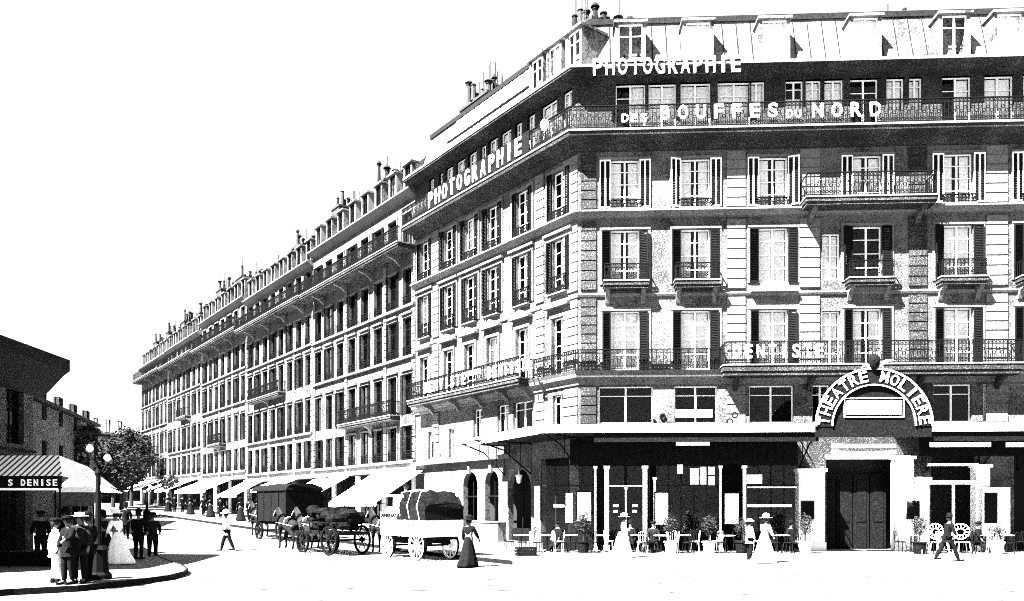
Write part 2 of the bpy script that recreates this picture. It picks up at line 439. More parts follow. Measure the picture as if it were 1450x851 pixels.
def pediment(mb, u, z, w):
    mb.box(u - w / 2 - .1, u + w / 2 + .1, -.3, -.003, z, z + .1)
    i = len(mb.v)
    mb.v += [(u - w / 2 - .1, -.28, z + .102), (u + w / 2 + .1, -.28, z + .102), (u, -.28, z + .45), (u - w / 2 - .1, -.003, z + .102), (u + w / 2 + .1, -.003, z + .102), (u, -.003, z + .45)]
    mb.f += [(i, i + 1, i + 2), (i, i + 3, i + 4, i + 1), (i + 1, i + 4, i + 5, i + 2), (i, i + 2, i + 5, i + 3)]
def text_mesh(txt, h, depth=.05, m='white', width=None, offset=.02):
    cu = bpy.data.curves.new("lettering", 'FONT'); cu.body = txt; cu.size = 1; cu.extrude = .5; cu.offset = offset; cu.resolution_u = 3
    ob = bpy.data.objects.new("lettering", cu); COL.objects.link(ob)
    bpy.context.view_layer.update()
    dg = bpy.context.evaluated_depsgraph_get(); me = bpy.data.meshes.new_from_object(ob.evaluated_get(dg))
    bpy.data.objects.remove(ob)
    xs = [v.co.x for v in me.vertices]; ys = [v.co.y for v in me.vertices]
    x0, x1, y0, y1 = min(xs), max(xs), min(ys), max(ys)
    sy = h / (y1 - y0); sx = (width / (x1 - x0)) if width else sy
    for v in me.vertices:
        v.co = Vector(((v.co.x - (x0 + x1) / 2) * sx, v.co.z * depth, (v.co.y - y0) * sy))
    me.materials.clear(); me.materials.append(M[m]); me.name = "lettering"; return me
def letters(parent, ang, word, ua, ub, z, h, v, O=(0, 0), m='white', fill=.74, off=.03):
    off = min(off, .018)
    """spaced sign letters as one lettering part, each letter fitted in its own cell"""
    n = len(word); cell = (ub - ua) / n; bm = bmesh.new()
    for i, ch in enumerate(word):
        if ch == ' ': continue
        wf = fill * (.35 if ch == 'I' else 1)
        me = text_mesh(ch, h, .06, m, cell * wf, off)
        me.transform(Matrix.Translation((cell * (i + .5), 0, 0))); bm.from_mesh(me); bpy.data.meshes.remove(me)
    me = bpy.data.meshes.new("lettering"); bm.to_mesh(me); bm.free(); me.materials.append(M[m])
    return inst("lettering", me, parent, place(Vector(O), ang, ua, v, z), ang)
def chimney(parent, O, ang, u, v, z, L, h, pots=6, w=.6):
    mb = MB(); mb.box(-w / 2, w / 2, 0, L, -1.2, h); mb.box(-w / 2 - .07, w / 2 + .07, -.07, L + .07, h + .003, h + .15)
    c = mb.build("chimney", 'pot', parent, place(O, ang, u, v, z), ang)
    for i in range(pots):
        hh = random.uniform(.4, 1.3); yy = L * (i + .5) / pots; xx = random.uniform(-.38, .38) * w; r = random.uniform(.1, .17)
        q = MB(); q.lathe([(r * 1.4, 0), (r * 1.1, .1), (r * .85, hh - .1), (r * 1.15, hh - .05), (r * 1.1, hh)], (xx, yy, h + .155), n=8)
        if random.random() < .6:
            q.lathe([(r * 1.7, hh + .08), (r * 1.2, hh + .2), (.02, hh + .32)], (xx, yy, h + .155), n=8); q.tube([(xx, yy, h + .15 + hh - .05), (xx, yy, h + .15 + hh + .15)], .02, 4)
        if random.random() < .35: q.tube([(xx + .1, yy, h + .15), (xx + .1, yy, h + 1.1 + hh)], .025, 5); 
        q.build("chimney_pot", 'zincd' if random.random() < .4 else 'pot', c)
    return c

# ------------------------------------------------------------------ the corner building
B = empty("corner_building", (C.x, C.y, 0))
tag(B, "pale six storey corner apartment building carrying the photographie lettering and theatre entrance", "apartment building")
END_L = -15.2; END_R = uR(1580)
mt = (-(YL + YR)) / (1 + YL.dot(YR))           # outward miter at the corner (per metre)
def path(out, v_end=0):
    a = XL * END_L - YL * out; c = mt * out; b = XR * END_R - YR * out
    return a, c, b
def sweep(name, prof, m, parent=B, part=(True, True)):
    """closed profile (out,z) swept along both facades"""
    mb = MB(); n = len(prof)
    rows = []
    for k in range(3):
        row = []
        for o, z in prof:
            p = path(o)[k]; row.append(len(mb.v)); mb.v.append((p.x, p.y, z))
        rows.append(row)
    rng = ([0] if part[0] else []) + ([1] if part[1] else [])
    for k in rng:
        for j in range(n):
            q = (j + 1) % n; mb.f.append((rows[k][j], rows[k + 1][j], rows[k + 1][q], rows[k][q]))
    mb.f.append(tuple(rows[rng[0]])); mb.f.append(tuple(reversed(rows[rng[-1] + 1])))
    return mb.build(name, m, parent)
# levels
Z = dict(g=0, sh=5.3, m0=5.78, m1=7.6, b2=8.25, w2=8.3, w2t=11.0, b3=12.2, w3t=14.75, c3=15.35, w4=15.65, w4t=17.9, b5=18.9, w5=18.95, w5t=21.4, co=22.3, roof=24.15)
bayR = [885, 985, 1095, 1228, 1357, 1470, 1540]
bayL = [792, 740, 698, 666, 636, 602]
uRb = [uR(p) for p in bayR]; uLb = [uL(p) for p in bayL]
holes = {'R': [], 'L': []}; wins = []
def addw(side, u, z, w, h, **k):
    holes[side].append((u - w / 2, u + w / 2, z, z + h)); wins.append((side, u, z, w, h, k))
ww = 1.22
rc = random.Random(3)
cur2 = [1, 1, 1, 2, 1, 1, 1]; cur3 = [2, 2, 1, 0, 1, 1, 2]; cur4 = [2, 2, 2, 2, 2, 1, 1]
for i, u in enumerate(uRb):
    addw('R', u, Z['w2'], 1.3, 2.7, curtain=cur2[i], shutters=True, sw=.38, cas=(2.06, .12, .06, False))
    addw('R', u, Z['b3'], 1.3, 2.5, curtain=cur3[i], shutters=True, sw=.42, cas=(2.1, .1, .05, False))
    addw('R', u, Z['w4'], 1.3, 2.25, curtain=cur4[i], shutters=2, sw=.5, cas=(2.2, .08, .04, False))
for i, u in enumerate(uLb):
    for z, h in ((Z['w2'], 2.7), (Z['b3'], 2.5), (Z['w4'], 2.25)):
        addw('L', u, z, 1.05, h, curtain=rc.choice([0, 3, 3, 2, 0]), shutters=z != Z['w2'], sw=.3, cas=(1.05 if z == Z['w2'] else 1.66, .12, .07, z == Z['b3']))
# a blind bay that has narrow windows between piers at 1177
for z, h in ((12.3, 2.1), (Z['w2'], 2.6)): addw('R', uR(1177), z, .8, h, curtain=1)
# fifth floor: studio glazing
for px, w, c in ((893, 1.35, 3), (938, 1.25, 1), (985, 1.35, 1), (1040, 1.5, 1), (1072, .7, 1), (1125, .8, 4), (1152, .7, 1), (1181, .85, 1), (1224, 1.25, 0), (1268, .8, 1), (1297, .6, 1), (1355, 1.3, 3), (1415, 1.3, 1), (1470, 1.3, 1), (1530, 1.3, 1)):
    addw('R', uR(px), Z['w5'] + (.0 if w > 1 else .9), w, 2.4 if w > 1 else 1.5, curtain=c, style=1)
for px, w, c in ((803, .75, 1), (777, 1.3, 1), (752, .65, 1), (734, .6, 1), (716, 1.0, 1), (698, .9, 1), (684, .6, 1), (669, .9, 1), (652, 1.0, 1), (636, .9, 1), (624, .5, 1), (611, .6, 2)):
    addw('L', uL(px), Z['w5'] + .75, w, 1.75, curtain=c, style=1)
# mezzanine
for a, b, c in ((848, 925, 5), (955, 1016, 0), (1061, 1124, 0), (1150, 1175, 0), (1322, 1376, 0), (1392, 1422, 1), (1450, 1520, 0)):
    ua, ub = uR(a), uR(b); addw('R', (ua + ub) / 2, 5.85, ub - ua, 1.72, curtain=c if c != 5 else 0, style=1)
for px, w, c in ((791, .9, 0), (740, 1.6, 0), (712, 1.0, 3), (676, .8, 0), (640, .7, 1), (612, .9, 1)):
    addw('L', uL(px), 5.75 if px > 650 else 4.9, w, 1.6, curtain=c, style=1)
# ground floor openings
gR = [(768, 800), (846, 920), (932, 1020), (1056, 1128), (1170, 1267), (1318, 1384), (1436, 1500)]
for a, b in gR:
    if a < 822: continue
    holes['R'].append((uR(a), uR(b), .02, 4.45))
gL = [(656, 676), (687, 706), (720, 752), (766, 806)]
for a, b in gL: holes['L'].append((uL(a), uL(b), .35, 4.0 if a < 760 else 4.4))
wl = MB(); wall_sheet(wl, END_L, 0, -.5, 21.6, holes['L']); wl.build("wall", 'stone', B, rz=aL, fix=False)
# darker ground-floor portion is a separate cafe front
wr = MB(); wall_sheet(wr, 0, END_R, -.5, 21.6, holes['R']); wr.build("wall", 'stone', B, rz=aR, fix=False)
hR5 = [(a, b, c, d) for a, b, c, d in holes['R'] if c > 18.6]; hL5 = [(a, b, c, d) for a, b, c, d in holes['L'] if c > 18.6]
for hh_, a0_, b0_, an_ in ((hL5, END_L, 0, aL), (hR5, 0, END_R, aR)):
    q = MB(); wall_sheet(q, a0_, b0_, 18.89, 21.42, hh_, .3); q.v = [(x, y - .012, z) for x, y, z in q.v]; q.build("storey_shade_sheet", 'stone_dark', B, rz=an_, fix=False)  # fifth-storey shade put into the colour as a dark sheet over the wall
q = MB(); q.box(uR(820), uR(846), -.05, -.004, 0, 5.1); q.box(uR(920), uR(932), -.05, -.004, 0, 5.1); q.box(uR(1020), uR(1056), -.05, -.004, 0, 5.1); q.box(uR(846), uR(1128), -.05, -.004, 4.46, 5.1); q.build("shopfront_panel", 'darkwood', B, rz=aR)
# dark room shells behind the windows
it = MB()
for O_, an in ((XL, YL), (XR, YR)): pass
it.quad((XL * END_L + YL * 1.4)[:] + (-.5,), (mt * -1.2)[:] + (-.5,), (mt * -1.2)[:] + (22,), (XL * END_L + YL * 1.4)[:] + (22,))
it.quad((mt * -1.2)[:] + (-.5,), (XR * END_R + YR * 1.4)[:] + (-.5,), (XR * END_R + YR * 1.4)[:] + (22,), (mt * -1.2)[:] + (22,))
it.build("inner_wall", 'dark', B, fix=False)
fl = MB()
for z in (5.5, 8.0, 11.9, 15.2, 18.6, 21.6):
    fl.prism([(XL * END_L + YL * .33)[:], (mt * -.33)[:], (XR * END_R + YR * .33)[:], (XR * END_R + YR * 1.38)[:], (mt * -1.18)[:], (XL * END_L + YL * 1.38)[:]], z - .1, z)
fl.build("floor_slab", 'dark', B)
bk = MB()
P1 = XR * END_R; P2 = P1 + YR * 13; P3 = XL * END_L + YL * 13; P4 = XL * END_L
bk.quad(P1[:] + (-.5,), P2[:] + (-.5,), P2[:] + (23,), P1[:] + (23,)); bk.quad(P2[:] + (-.5,), P3[:] + (-.5,), P3[:] + (23,), P2[:] + (23,)); bk.quad(P3[:] + (-.5,), P4[:] + (-.5,), P4[:] + (23,), P3[:] + (23,))
bk.build("rear_wall", 'stone', B, fix=False)
for side, u, z, w, h, k in wins:
    window(B, aL if side == 'L' else aR, u, z, w, h, **k)
# surrounds, ledges, pediments
for px_ in (2, 3):
    sm = MB(); pediment(sm, uRb[px_], 11.75, 1.9 if px_ == 2 else 1.6); sm.build("pediment", 'stone_pale', B, rz=aR)
for i, u in enumerate(uLb):
    sm = MB()
    if 0 < i < 5: pediment(sm, u, 11.45, 1.5); sm.build("pediment", 'stone_pale', B, rz=aL)
    else: sm.box(u - .9, u + .9, -.3, -.003, 11.45, 11.6); sm.build("window_hood", 'stone_pale', B, rz=aL)
# piers
for a, b in ((822, 844), (1029, 1055), (1132, 1160), (1286, 1312), (1396, 1426)):
    for z0, z1 in ((8.3, 11.6), (11.95, 15.1), (15.65, 18.2), (5.85, 7.55)):
        if (a == 1132) and z0 < 7: continue
        pier(B, aR, uR(a), uR(b), z0, z1, m='stone_dark' if a in (822, 1286) else 'stone_pale')
for a, b in ((799, 819), (759, 771), (613, 622)):
    for z0, z1 in ((8.3, 11.6), (11.95, 15.1), (15.65, 18.2), (5.85, 7.55)):
        pier(B, aL, uL(a), uL(b), z0, z1, m='stone_pale')
# string courses and cornices swept round the corner; dark-stone cornices hold painted soffit shade
sweep("string_course", [(0, 15.2), (.2, 15.22), (.3, 15.36), (.42, 15.42), (.42, 15.5), (0, 15.55)], 'stone_pale')
sweep("string_course", [(0, 11.62), (.08, 11.64), (.12, 11.72), (.12, 11.78), (0, 11.8)], 'stone_pale')
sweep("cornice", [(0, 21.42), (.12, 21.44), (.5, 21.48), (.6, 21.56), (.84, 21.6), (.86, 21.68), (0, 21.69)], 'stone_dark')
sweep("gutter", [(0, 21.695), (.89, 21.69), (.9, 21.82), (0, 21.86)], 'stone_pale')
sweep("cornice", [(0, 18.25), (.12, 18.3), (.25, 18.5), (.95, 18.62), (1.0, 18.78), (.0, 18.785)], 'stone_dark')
sweep("balcony_lip", [(0, 18.79), (1.03, 18.788), (1.03, 18.88), (0, 18.885)], 'stone_pale')
sweep("cornice", [(0, 7.62), (.1, 7.64), (.12, 7.78), (.3, 7.95), (.36, 8.1), (.45, 8.24), (0, 8.245)], 'stone_pale')
# railings on the swept fifth-floor balcony
def long_rail(ang, ua, ub, z, p, h, fine=True):
    r = MB(); railing_mb(r, ub - ua, h, fine); return r.build("railing", 'iron', B, place(Vector((0, 0)), ang, ua, -p + .06, z), ang)
mtR = mt.dot(XR); mtL = mt.dot(XL)
long_rail(aL, END_L, mtL * .95, 18.89, .98, 1.05); long_rail(aR, mtR * .95, END_R, 18.89, .98, 1.05)
long_rail(aR, mtR * .4, uR(1018), 8.25, .43, .95)
long_rail(aL, uL(763), mtL * .4, 8.25, .43, .95)
balcony(B, aR, uR(1018), uR(1432), 8.3, 1.0, h=1.0, th=.42, mat_='stone_dark', consoles=[uR(p) for p in (1040, 1145, 1298, 1410)])
balcony(B, aL, uL(597), uL(757, 0), 8.3, 1.0, h=1.0, th=.3, mat_='stone_pale', consoles=[uL(p) for p in (615, 650, 682, 720, 750)])
for i, u in enumerate(uRb):
    if i == 2: continue
    balcony(B, aR, u - 1.0, u + 1.0, 12.2, .6, h=.75, th=.3, mat_='stone_pale', consoles=[u - .8, u + .8])
for i, u in enumerate(uLb):
    balcony(B, aL, u - .65, u + .65, 12.15, .22, h=.8, th=.12, mat_='stone_pale')
    balcony(B, aL, u - .65, u + .65, 15.6, .2, h=.45, th=.08, mat_='stone_pale')
balcony(B, aR, uR(1131), uR(1312), 15.62, 1.1, h=1.05, th=.3, mat_='stone', consoles=[uR(1146), uR(1298)])
for i in (0, 1, 2, 4, 5): balcony(B, aR, uRb[i] - .75, uRb[i] + .75, 15.63, .22, h=.4, th=.08, mat_='stone_pale')
# mansard
def mans_pt(out): return path(out)
ms = MB()
pr = [(.45, 21.862), (-.2, 21.88), (-1.1, 24.75), (-1.2, 24.9)]
rows = []
for k in range(3):
    rows.append([])
    for o, z in pr:
        p = path(o)[k]; rows[-1].append(len(ms.v)); ms.v.append((p.x, p.y, z))
for k in (0, 1):
    for j in range(len(pr) - 1): ms.f.append((rows[k][j], rows[k + 1][j], rows[k + 1][j + 1], rows[k][j + 1]))

ms.f.append(tuple([rows[0][3], rows[1][3], rows[2][3]] + [len(ms.v), len(ms.v) + 1])); ms.v += [P2[:] + (25.3,), P3[:] + (25.3,)]
ms.f.append((rows[0][0], rows[0][1], rows[0][2], rows[0][3], len(ms.v) - 1, len(ms.v))); ms.v.append(P4[:] + (21.86,))
roof = ms.build("roof", 'zinc', B, fix=True)
sweep("ridge_flashing", [(-.98, 24.66), (-.98, 24.92), (-1.3, 24.98), (-1.3, 24.8)], 'zincd')
seams = MB()
def slope_strip(ang, u, w, m=None):
    Xv = Vector((math.cos(ang), math.sin(ang))); Yv = Vector((-math.sin(ang), math.cos(ang)))
    for (o0, z0), (o1, z1) in ((pr[1], pr[2]),):
        a = Xv * (u - w / 2) - Yv * (o0 + .04); b = Xv * (u + w / 2) - Yv * (o0 + .04); c = Xv * (u + w / 2) - Yv * (o1 + .04); d = Xv * (u - w / 2) - Yv * (o1 + .04)
        seams.quad(a[:] + (z0,), b[:] + (z0,), c[:] + (z1,), d[:] + (z1,))
u = .8
while u < END_R: slope_strip(aR, u, .05); u += .65
u = -.9
while u > END_L: slope_strip(aL, u, .05); u -= .65
seams.build("standing_seam", 'zincd', roof, fix=False)
def dormer(parent, ang, u, z, w, h, front=.12, m='zinc', curtain=0, O=(0, 0), backlen=1.6, far=False):
    d = MB(); t = .14
    d.box(-w / 2 - t, -w / 2, front, backlen, 0, h); d.box(w / 2, w / 2 + t, front, backlen, 0, h)
    d.box(-w / 2 - t - .08, w / 2 + t + .08, front - .12, backlen, h + .003, h + .12)
    d.box(-w / 2, w / 2, front + .5, front + .55, 0, h)
    dd = d.build("dormer", m, parent, place(Vector(O), ang, u, 0, z), ang)
    f = inst("window", wmesh('fardark' if far else 'frame', w, h - .02, 0 if far else 1), dd, (0, front - .1, 0.01))
    inst("pane", wmesh('pane', w, h - .02), f, (0, 0, 0)) if False else None
    if curtain:
        cm = MB(); cm.quad((-w / 2, front + .3, 0.02), (w / 2, front + .3, 0.02), (w / 2, front + .3, h), (-w / 2, front + .3, h)); cm.build("curtain", 'curtain', dd, fix=False)
    return dd
for px, c in ((893, 0), (989, 1), (1097, 1), (1226, 1), (1352, 0), (1430, 1), (1520, 1)): dormer(B, aR, uR(px), 21.9, 1.1, 2.2, curtain=c, front=.0)
for px, c in ((812, 0), (784, 1), (759, 0)): dormer(B, aL, uL(px), 21.9, .85, 2.1, curtain=c, front=.0)
sk = MB(); ua, ub = uL(625), uL(742)
for i in range(12):
    a = ua + (ub - ua) * i / 12; b = ua + (ub - ua) * (i + 1) / 12
    sk.quad((a + .05, .12, 22.3), (b - .05, .12, 22.3), (b - .05, 1.0, 24.6), (a + .05, 1.0, 24.6))
sk.build("studio_skylight", 'paintw', B, rz=aL, fix=False)
sk = MB()
for i in range(13): x = ua + (ub - ua) * i / 12; sk.quad((x - .04, .06, 22.3), (x + .04, .06, 22.3), (x + .04, .94, 24.6), (x - .04, .94, 24.6))
sk.box(ua, ub, .0, .1, 22.2, 22.3); sk.box(ua, ub, .38, .46, 23.2, 23.28); sk.build("skylight_bar", 'iron', B, rz=aL, fix=False)
chimney(B, Vector((0, 0)), aL, uL(783), 1.5, 24.9, 3.2, .35, pots=26, w=2.2)
chimney(B, Vector((0, 0)), aL, uL(641), 1.4, 24.8, 3.2, .55, pots=30, w=2.8)
fi = MB(); fi.lathe([(.08, 0), (.05, .2), (.03, 1.1), (.0, 1.5)], (0, 0, 0), n=6); fi.build("finial", 'iron', B, place(Vector((0, 0)), aL, uL(685), 1.2, 24.3), 0)
chimney(B, Vector((0, 0)), aR, uR(1330), 4, 25.0, 2.2, .5, pots=6, w=1.0)
# lettering boards
letters(B, aR, "PHOTOGRAPHIE", uR(836), uR(1044), 21.28, .74, -.93, off=.035)
sup = MB(); sup.box(uR(838), uR(1042), -.91, -.87, 21.8, 21.86); sup.box(uR(838), uR(1042), -.91, -.87, 21.24, 21.27); sup.build("letter_rail", 'iron', B, rz=aR)
letters(B, aR, "DES", uR(876), uR(914), 19.12, .36, -1.03)
letters(B, aR, "BOUFFES", uR(925), uR(1098), 19.2, .62, -1.03, fill=.52, off=.03)
letters(B, aR, "DU", uR(1103), uR(1126), 19.15, .36, -1.03)
letters(B, aR, "NORD", uR(1134), uR(1240), 19.15, .62, -1.03, fill=.55, off=.03)
bd = MB(); bd.box(uL(604, .95), uL(750, .95), -1.0, -.985, 18.95, 19.95); bd.build("sign_board", 'darkwood', B, rz=aL)
letters(B, aL, "PHOTOGRAPHIE", uL(610, .8), uL(746, .8), 19.02, .85, -1.03, fill=.62, off=.03)
gl_ = MB(); gl_.lathe([(.02, -.28), (.2, -.2), (.26, 0), (.2, .2), (.02, .28)], n=12); gl_.build("sign_disc", 'white', B, place(Vector((0, 0)), aL, uL(775, .8), -.9, 19.75), aL, smooth=True)
letters(B, aR, "DENTISTE", uR(1028), uR(1158), 8.62, .6, -1.04, fill=.6, off=.03)
letters(B, aL, "DENTISTE", uL(600, 1), uL(662, 1), 8.55, .62, -1.05, fill=.6, off=.03)
letters(B, aL, "DENTISTE", uL(690, 1), uL(756, 1), 8.55, .62, -1.05, fill=.6, off=.03)
bd = MB(); bd.box(uL(661, 1), uL(681, 1), -1.06, -1.03, 8.95, 9.2); bd.build("sign_board", 'white', B, rz=aL)
bd = MB(); bd.box(uR(956), uR(1009), .05, .1, 6.15, 6.5); bd.build("sign_board", 'white', B, rz=aR)

# ground floor: cafe front, marquee, theatre entrance
PM = 3.6                                         # projection of the marquee
zm0, zm1 = 5.13, 5.42
uAl = uR(1160, PM); uAr = uR(1318, PM)
mq = MB()
cM = mt * PM; cI = mt * 0.02
def wp(side, u, out):
    p = (XR * u - YR * out) if side == 'R' else (XL * u - YL * out); return p
def mbox(mb, pts, z0, z1): mb.prism([tuple(p) for p in pts], z0, z1)
uLm = uL(655, PM * .7)
# left arm tapers toward the wall
mbox(mq, [wp('L', uLm, .02), cI, cM, wp('L', uLm, 2.2)], 5.22, 5.28)
mbox(mq, [cI, wp('R', uAl, .02), wp('R', uAl, PM), cM], 5.22, 5.28)
m1 = mq.build("marquee", 'zincd', B)
mq = MB(); mbox(mq, [wp('R', uAr, .02), wp('R', END_R, .02), wp('R', END_R, PM), wp('R', uAr, PM)], 5.22, 5.28)
m2 = mq.build("marquee", 'zincd', B)
def fascia(par, p0, p1, z0=zm0, z1=zm1):
    p0 = Vector(p0); p1 = Vector(p1); d = (p1 - p0); a = math.atan2(d.y, d.x)
    f = MB(); f.box(0, d.length, -.06, -.003, z0, z1); f.box(0, d.length, -.11, -.003, z1 + .002, z1 + .06)
    n = int(d.length / .4)
    return f.build("fascia", 'white', par, (p0.x, p0.y, 0), a)
fascia(m1, cM, wp('R', uAl, PM)); fascia(m2, wp('R', uAr, PM), wp('R', END_R, PM)); fascia(m1, wp('L', uLm, 2.2), cM, 5.1, 5.4)
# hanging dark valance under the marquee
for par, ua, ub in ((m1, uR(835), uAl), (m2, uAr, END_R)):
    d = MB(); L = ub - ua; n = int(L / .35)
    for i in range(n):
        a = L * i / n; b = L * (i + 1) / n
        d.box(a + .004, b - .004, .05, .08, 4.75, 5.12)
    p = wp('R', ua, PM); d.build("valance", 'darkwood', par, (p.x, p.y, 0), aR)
# iron brackets of the marquee
br = MB()
def bracket(mb, O_, dirv, L, z=5.2):
    a = Vector((O_.x, O_.y, z - 1.5)); b = a + Vector((0, 0, 1.5)); c = b + Vector((dirv.x * L, dirv.y * L, 0))
    mid = a + (c - a) * .5 + Vector((0, 0, .5))
    mb.tube([a, mid + Vector((0, 0, -.15)), c], .035, 5); mb.tube([b, c], .03, 5); mb.tube([a, b], .03, 5)
    for k in range(1, 5):
        q = a.lerp(c, k / 5); mb.tube([q + Vector((0, 0, .1)), Vector((q.x, q.y, z))], .018, 4)
bracket(br, wp('L', uL(752), .0), -YL, 3.3); bracket(br, cI * 1.0, mt.normalized(), 3.9); bracket(br, wp('L', uL(715), 0), -YL, 2.6)
br.build("bracket", 'iron', m1)
for k, px in enumerate((850, 913, 1022, 1054, 1130)):
    b2_ = MB(); bracket(b2_, wp('R', uR(px), .02), -YR, 3.2); b2_.build("bracket", 'iron', m1)
for px in (1312, 1386, 1440):
    b2_ = MB(); bracket(b2_, wp('R', uR(px), .02), -YR, 3.2); b2_.build("bracket", 'iron', m2)
# slender cast iron marquee columns near the street edge are white posts of the terrace screen
SC = .9
def post(px, w=.11, z0=0.14, z1=4.6, m='paintw', out=SC, name="post"):
    q = MB(); q.box(-w / 2, w / 2, -w / 2, w / 2, z0, z1); q.box(-w / 2 - .03, w / 2 + .03, -w / 2 - .03, w / 2 + .03, z0, z0 + .25); q.box(-w / 2 - .04, w / 2 + .04, -w / 2 - .04, w / 2 + .04, z1 - .12, z1)
    p = wp('R', uR(px, out), out); return q.build(name, m, B, (p.x, p.y, 0), aR)
for px, w in ((843, .09), (859, .2), (913, .2), (927, .1), (1020, .09), (1054, .13)): post(px, w, z1=3.9 if px != 927 else 3.4)
def rail_between(a, b, z, m='paintw', t=.06, out=SC, name="transom"):
    q = MB(); q.box(uR(a, out), uR(b, out), -out - t / 2, -out + t / 2, z - t / 2, z + t / 2); return q.build(name, m, B, rz=aR)
rail_between(862, 911, zR(885, 688, SC)); post(886, .07, z1=zR(885, 688, SC) - .035, name="mullion")
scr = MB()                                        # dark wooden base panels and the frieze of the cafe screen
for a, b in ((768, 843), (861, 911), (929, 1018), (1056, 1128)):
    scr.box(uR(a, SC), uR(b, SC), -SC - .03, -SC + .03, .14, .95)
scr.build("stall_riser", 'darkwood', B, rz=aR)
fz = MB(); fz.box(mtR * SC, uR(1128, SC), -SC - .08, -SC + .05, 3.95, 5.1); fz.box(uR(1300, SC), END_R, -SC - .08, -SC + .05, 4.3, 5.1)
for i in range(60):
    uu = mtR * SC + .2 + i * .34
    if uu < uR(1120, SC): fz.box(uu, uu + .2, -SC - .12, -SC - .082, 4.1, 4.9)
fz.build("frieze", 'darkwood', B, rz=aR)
gp = MB()
for a, b in ((768, 843), (861, 884), (888, 911), (929, 1018), (1056, 1128)): gp.quad((uR(a, SC), -SC, .96), (uR(b, SC), -SC, .96), (uR(b, SC), -SC, 3.9), (uR(a, SC), -SC, 3.9))
gb = MB()
for a, b, n_ in ((768, 843, 4), (929, 1018, 5), (1056, 1128, 4)):
    for k in range(1, n_): uu = uR(a, SC) + (uR(b, SC) - uR(a, SC)) * k / n_; gb.box(uu - .025, uu + .025, -SC - .03, -SC + .02, .96, 3.9)
    gb.box(uR(a, SC), uR(b, SC), -SC - .035, -SC + .02, 3.0, 3.06)
gb.build("glazing_bars", 'greycloth', B, rz=aR)
gp.build("pane", 'glass', B, rz=aR, fix=False)
def board(px0, px1, py0, py1, out, m='white', name="poster", th=.03, side='R', frame=None):
    U, ZZ, ang = (uR, zR, aR) if side == 'R' else (uL, zL, aL)
    q = MB(); a, b = U(px0, out), U(px1, out); z0, z1 = ZZ((px0 + px1) / 2, py1, out), ZZ((px0 + px1) / 2, py0, out)
    q.box(a, b, -out - th, -out, z0, z1); o = q.build(name, m, B, rz=ang)
    if frame:
        f = MB(); t = .05
        f.box(a - t, a - .003, -out - th - .02, -out, z0 - t, z1 + t); f.box(b + .003, b + t, -out - th - .02, -out, z0 - t, z1 + t)
        f.box(a, b, -out - th - .02, -out, z1 + .003, z1 + t); f.box(a, b, -out - th - .02, -out, z0 - t, z0 - .003); f.build("poster_frame", frame, o, rz=0)
    return o
board(801, 811, 698, 740, SC + .05); board(817, 837, 697, 738, SC + .05, frame='darkwood'); board(928, 946, 698, 743, SC + .13, frame='darkwood')
board(1026, 1046, 699, 742, SC + .13, frame='darkwood')
board(957, 1005, 619, 631, 2.9, name="sign_board"); board(1057, 1079, 672, 685, SC + .1, name="sign_board"); board(1058, 1121, 714, 718, SC + .1, name="shelf_edge")
board(1316, 1403, 626, 633, 2.9, name="sign_board"); board(1424, 1500, 626, 633, 2.9, name="sign_board")
for x0, x1, y0, y1 in ((959, 967, 655, 671), (977, 989, 663, 686), (991, 1000, 661, 686), (1003, 1012, 661, 672), (1003, 1012, 674, 687)):
    board(x0, x1, y0, y1, SC + .02, name="fanlight_reflection")  # window reflections painted as plain white boards
board(1058, 1128, 689, 691, SC + .1, name="shelf_edge")
for x0, x1, y0 in ((784, 791, 714), (792, 799, 714), (868, 876, 714), (895, 903, 714), (868, 875, 722), (895, 902, 722)): board(x0, x1, y0, y0 + 4, SC + .02, name="menu_card")
# white theatre piers with show-bill frames
def tpier(a, b, y0, out=.5):
    q = MB(); ua, ub = uR(a, out), uR(b, out); zt = zR((a + b) / 2, y0, out)
    q.box(ua, ub, -out, 0, 0, zt); q.box(ua - .08, ub + .08, -out - .1, 0, zt + .003, zt + .14); q.box(ua - .05, ub + .05, -out - .06, -out - .003, 0, .5)
    q.box(ua + .1, ub - .1, -out - .03, -out - .003, 2.9, zt - .25)
    return q.build("theatre_pier", 'white', B, rz=aR)
tpier(1131, 1168, 668); tpier(1268, 1294, 650); tpier(1300, 1316, 680); tpier(1382, 1402, 662)
board(1136, 1151, 711, 734, .53, m='darkwood', name="show_bill", frame='zincd'); board(1285, 1300, 711, 734, .53, m='darkwood', name="show_bill", frame='zincd')
board(1390, 1430, 690, 757, .7, m='white', name="show_bill"); board(1394, 1412, 698, 741, .74, m='darkwood', name="show_bill")
q = MB(); uu = uR(1350, .5)
q.box(uR(1316, .5), uR(1384, .5), -.53, -.47, zR(1350, 686, .5), zR(1350, 680, .5)); q.box(uu - .06, uu + .06, -.52, -.48, .14, zR(1350, 686, .5)); q.box(uR(1314, .5), uR(1384, .5), -.6, -.45, zR(1350, 660, .5), zR(1350, 656, .5))
q.build("door_frame", 'paintw', B, rz=aR)
bd = MB(); bd.box(uR(1129), uR(1169), -.06, -.004, 3.6, 5.2); bd.box(uR(1268), uR(1318), -.06, -.004, 3.6, 5.2); bd.box(uR(1169), uR(1268), -.06, -.004, 4.46, 5.2); bd.box(uR(1177), uR(1320), -.06, -.004, 5.5, 7.6); bd.build("wall_shade_panel", 'stone_dark', B, rz=aR)  # balcony shade and dark wall tone painted as boards round the entrance
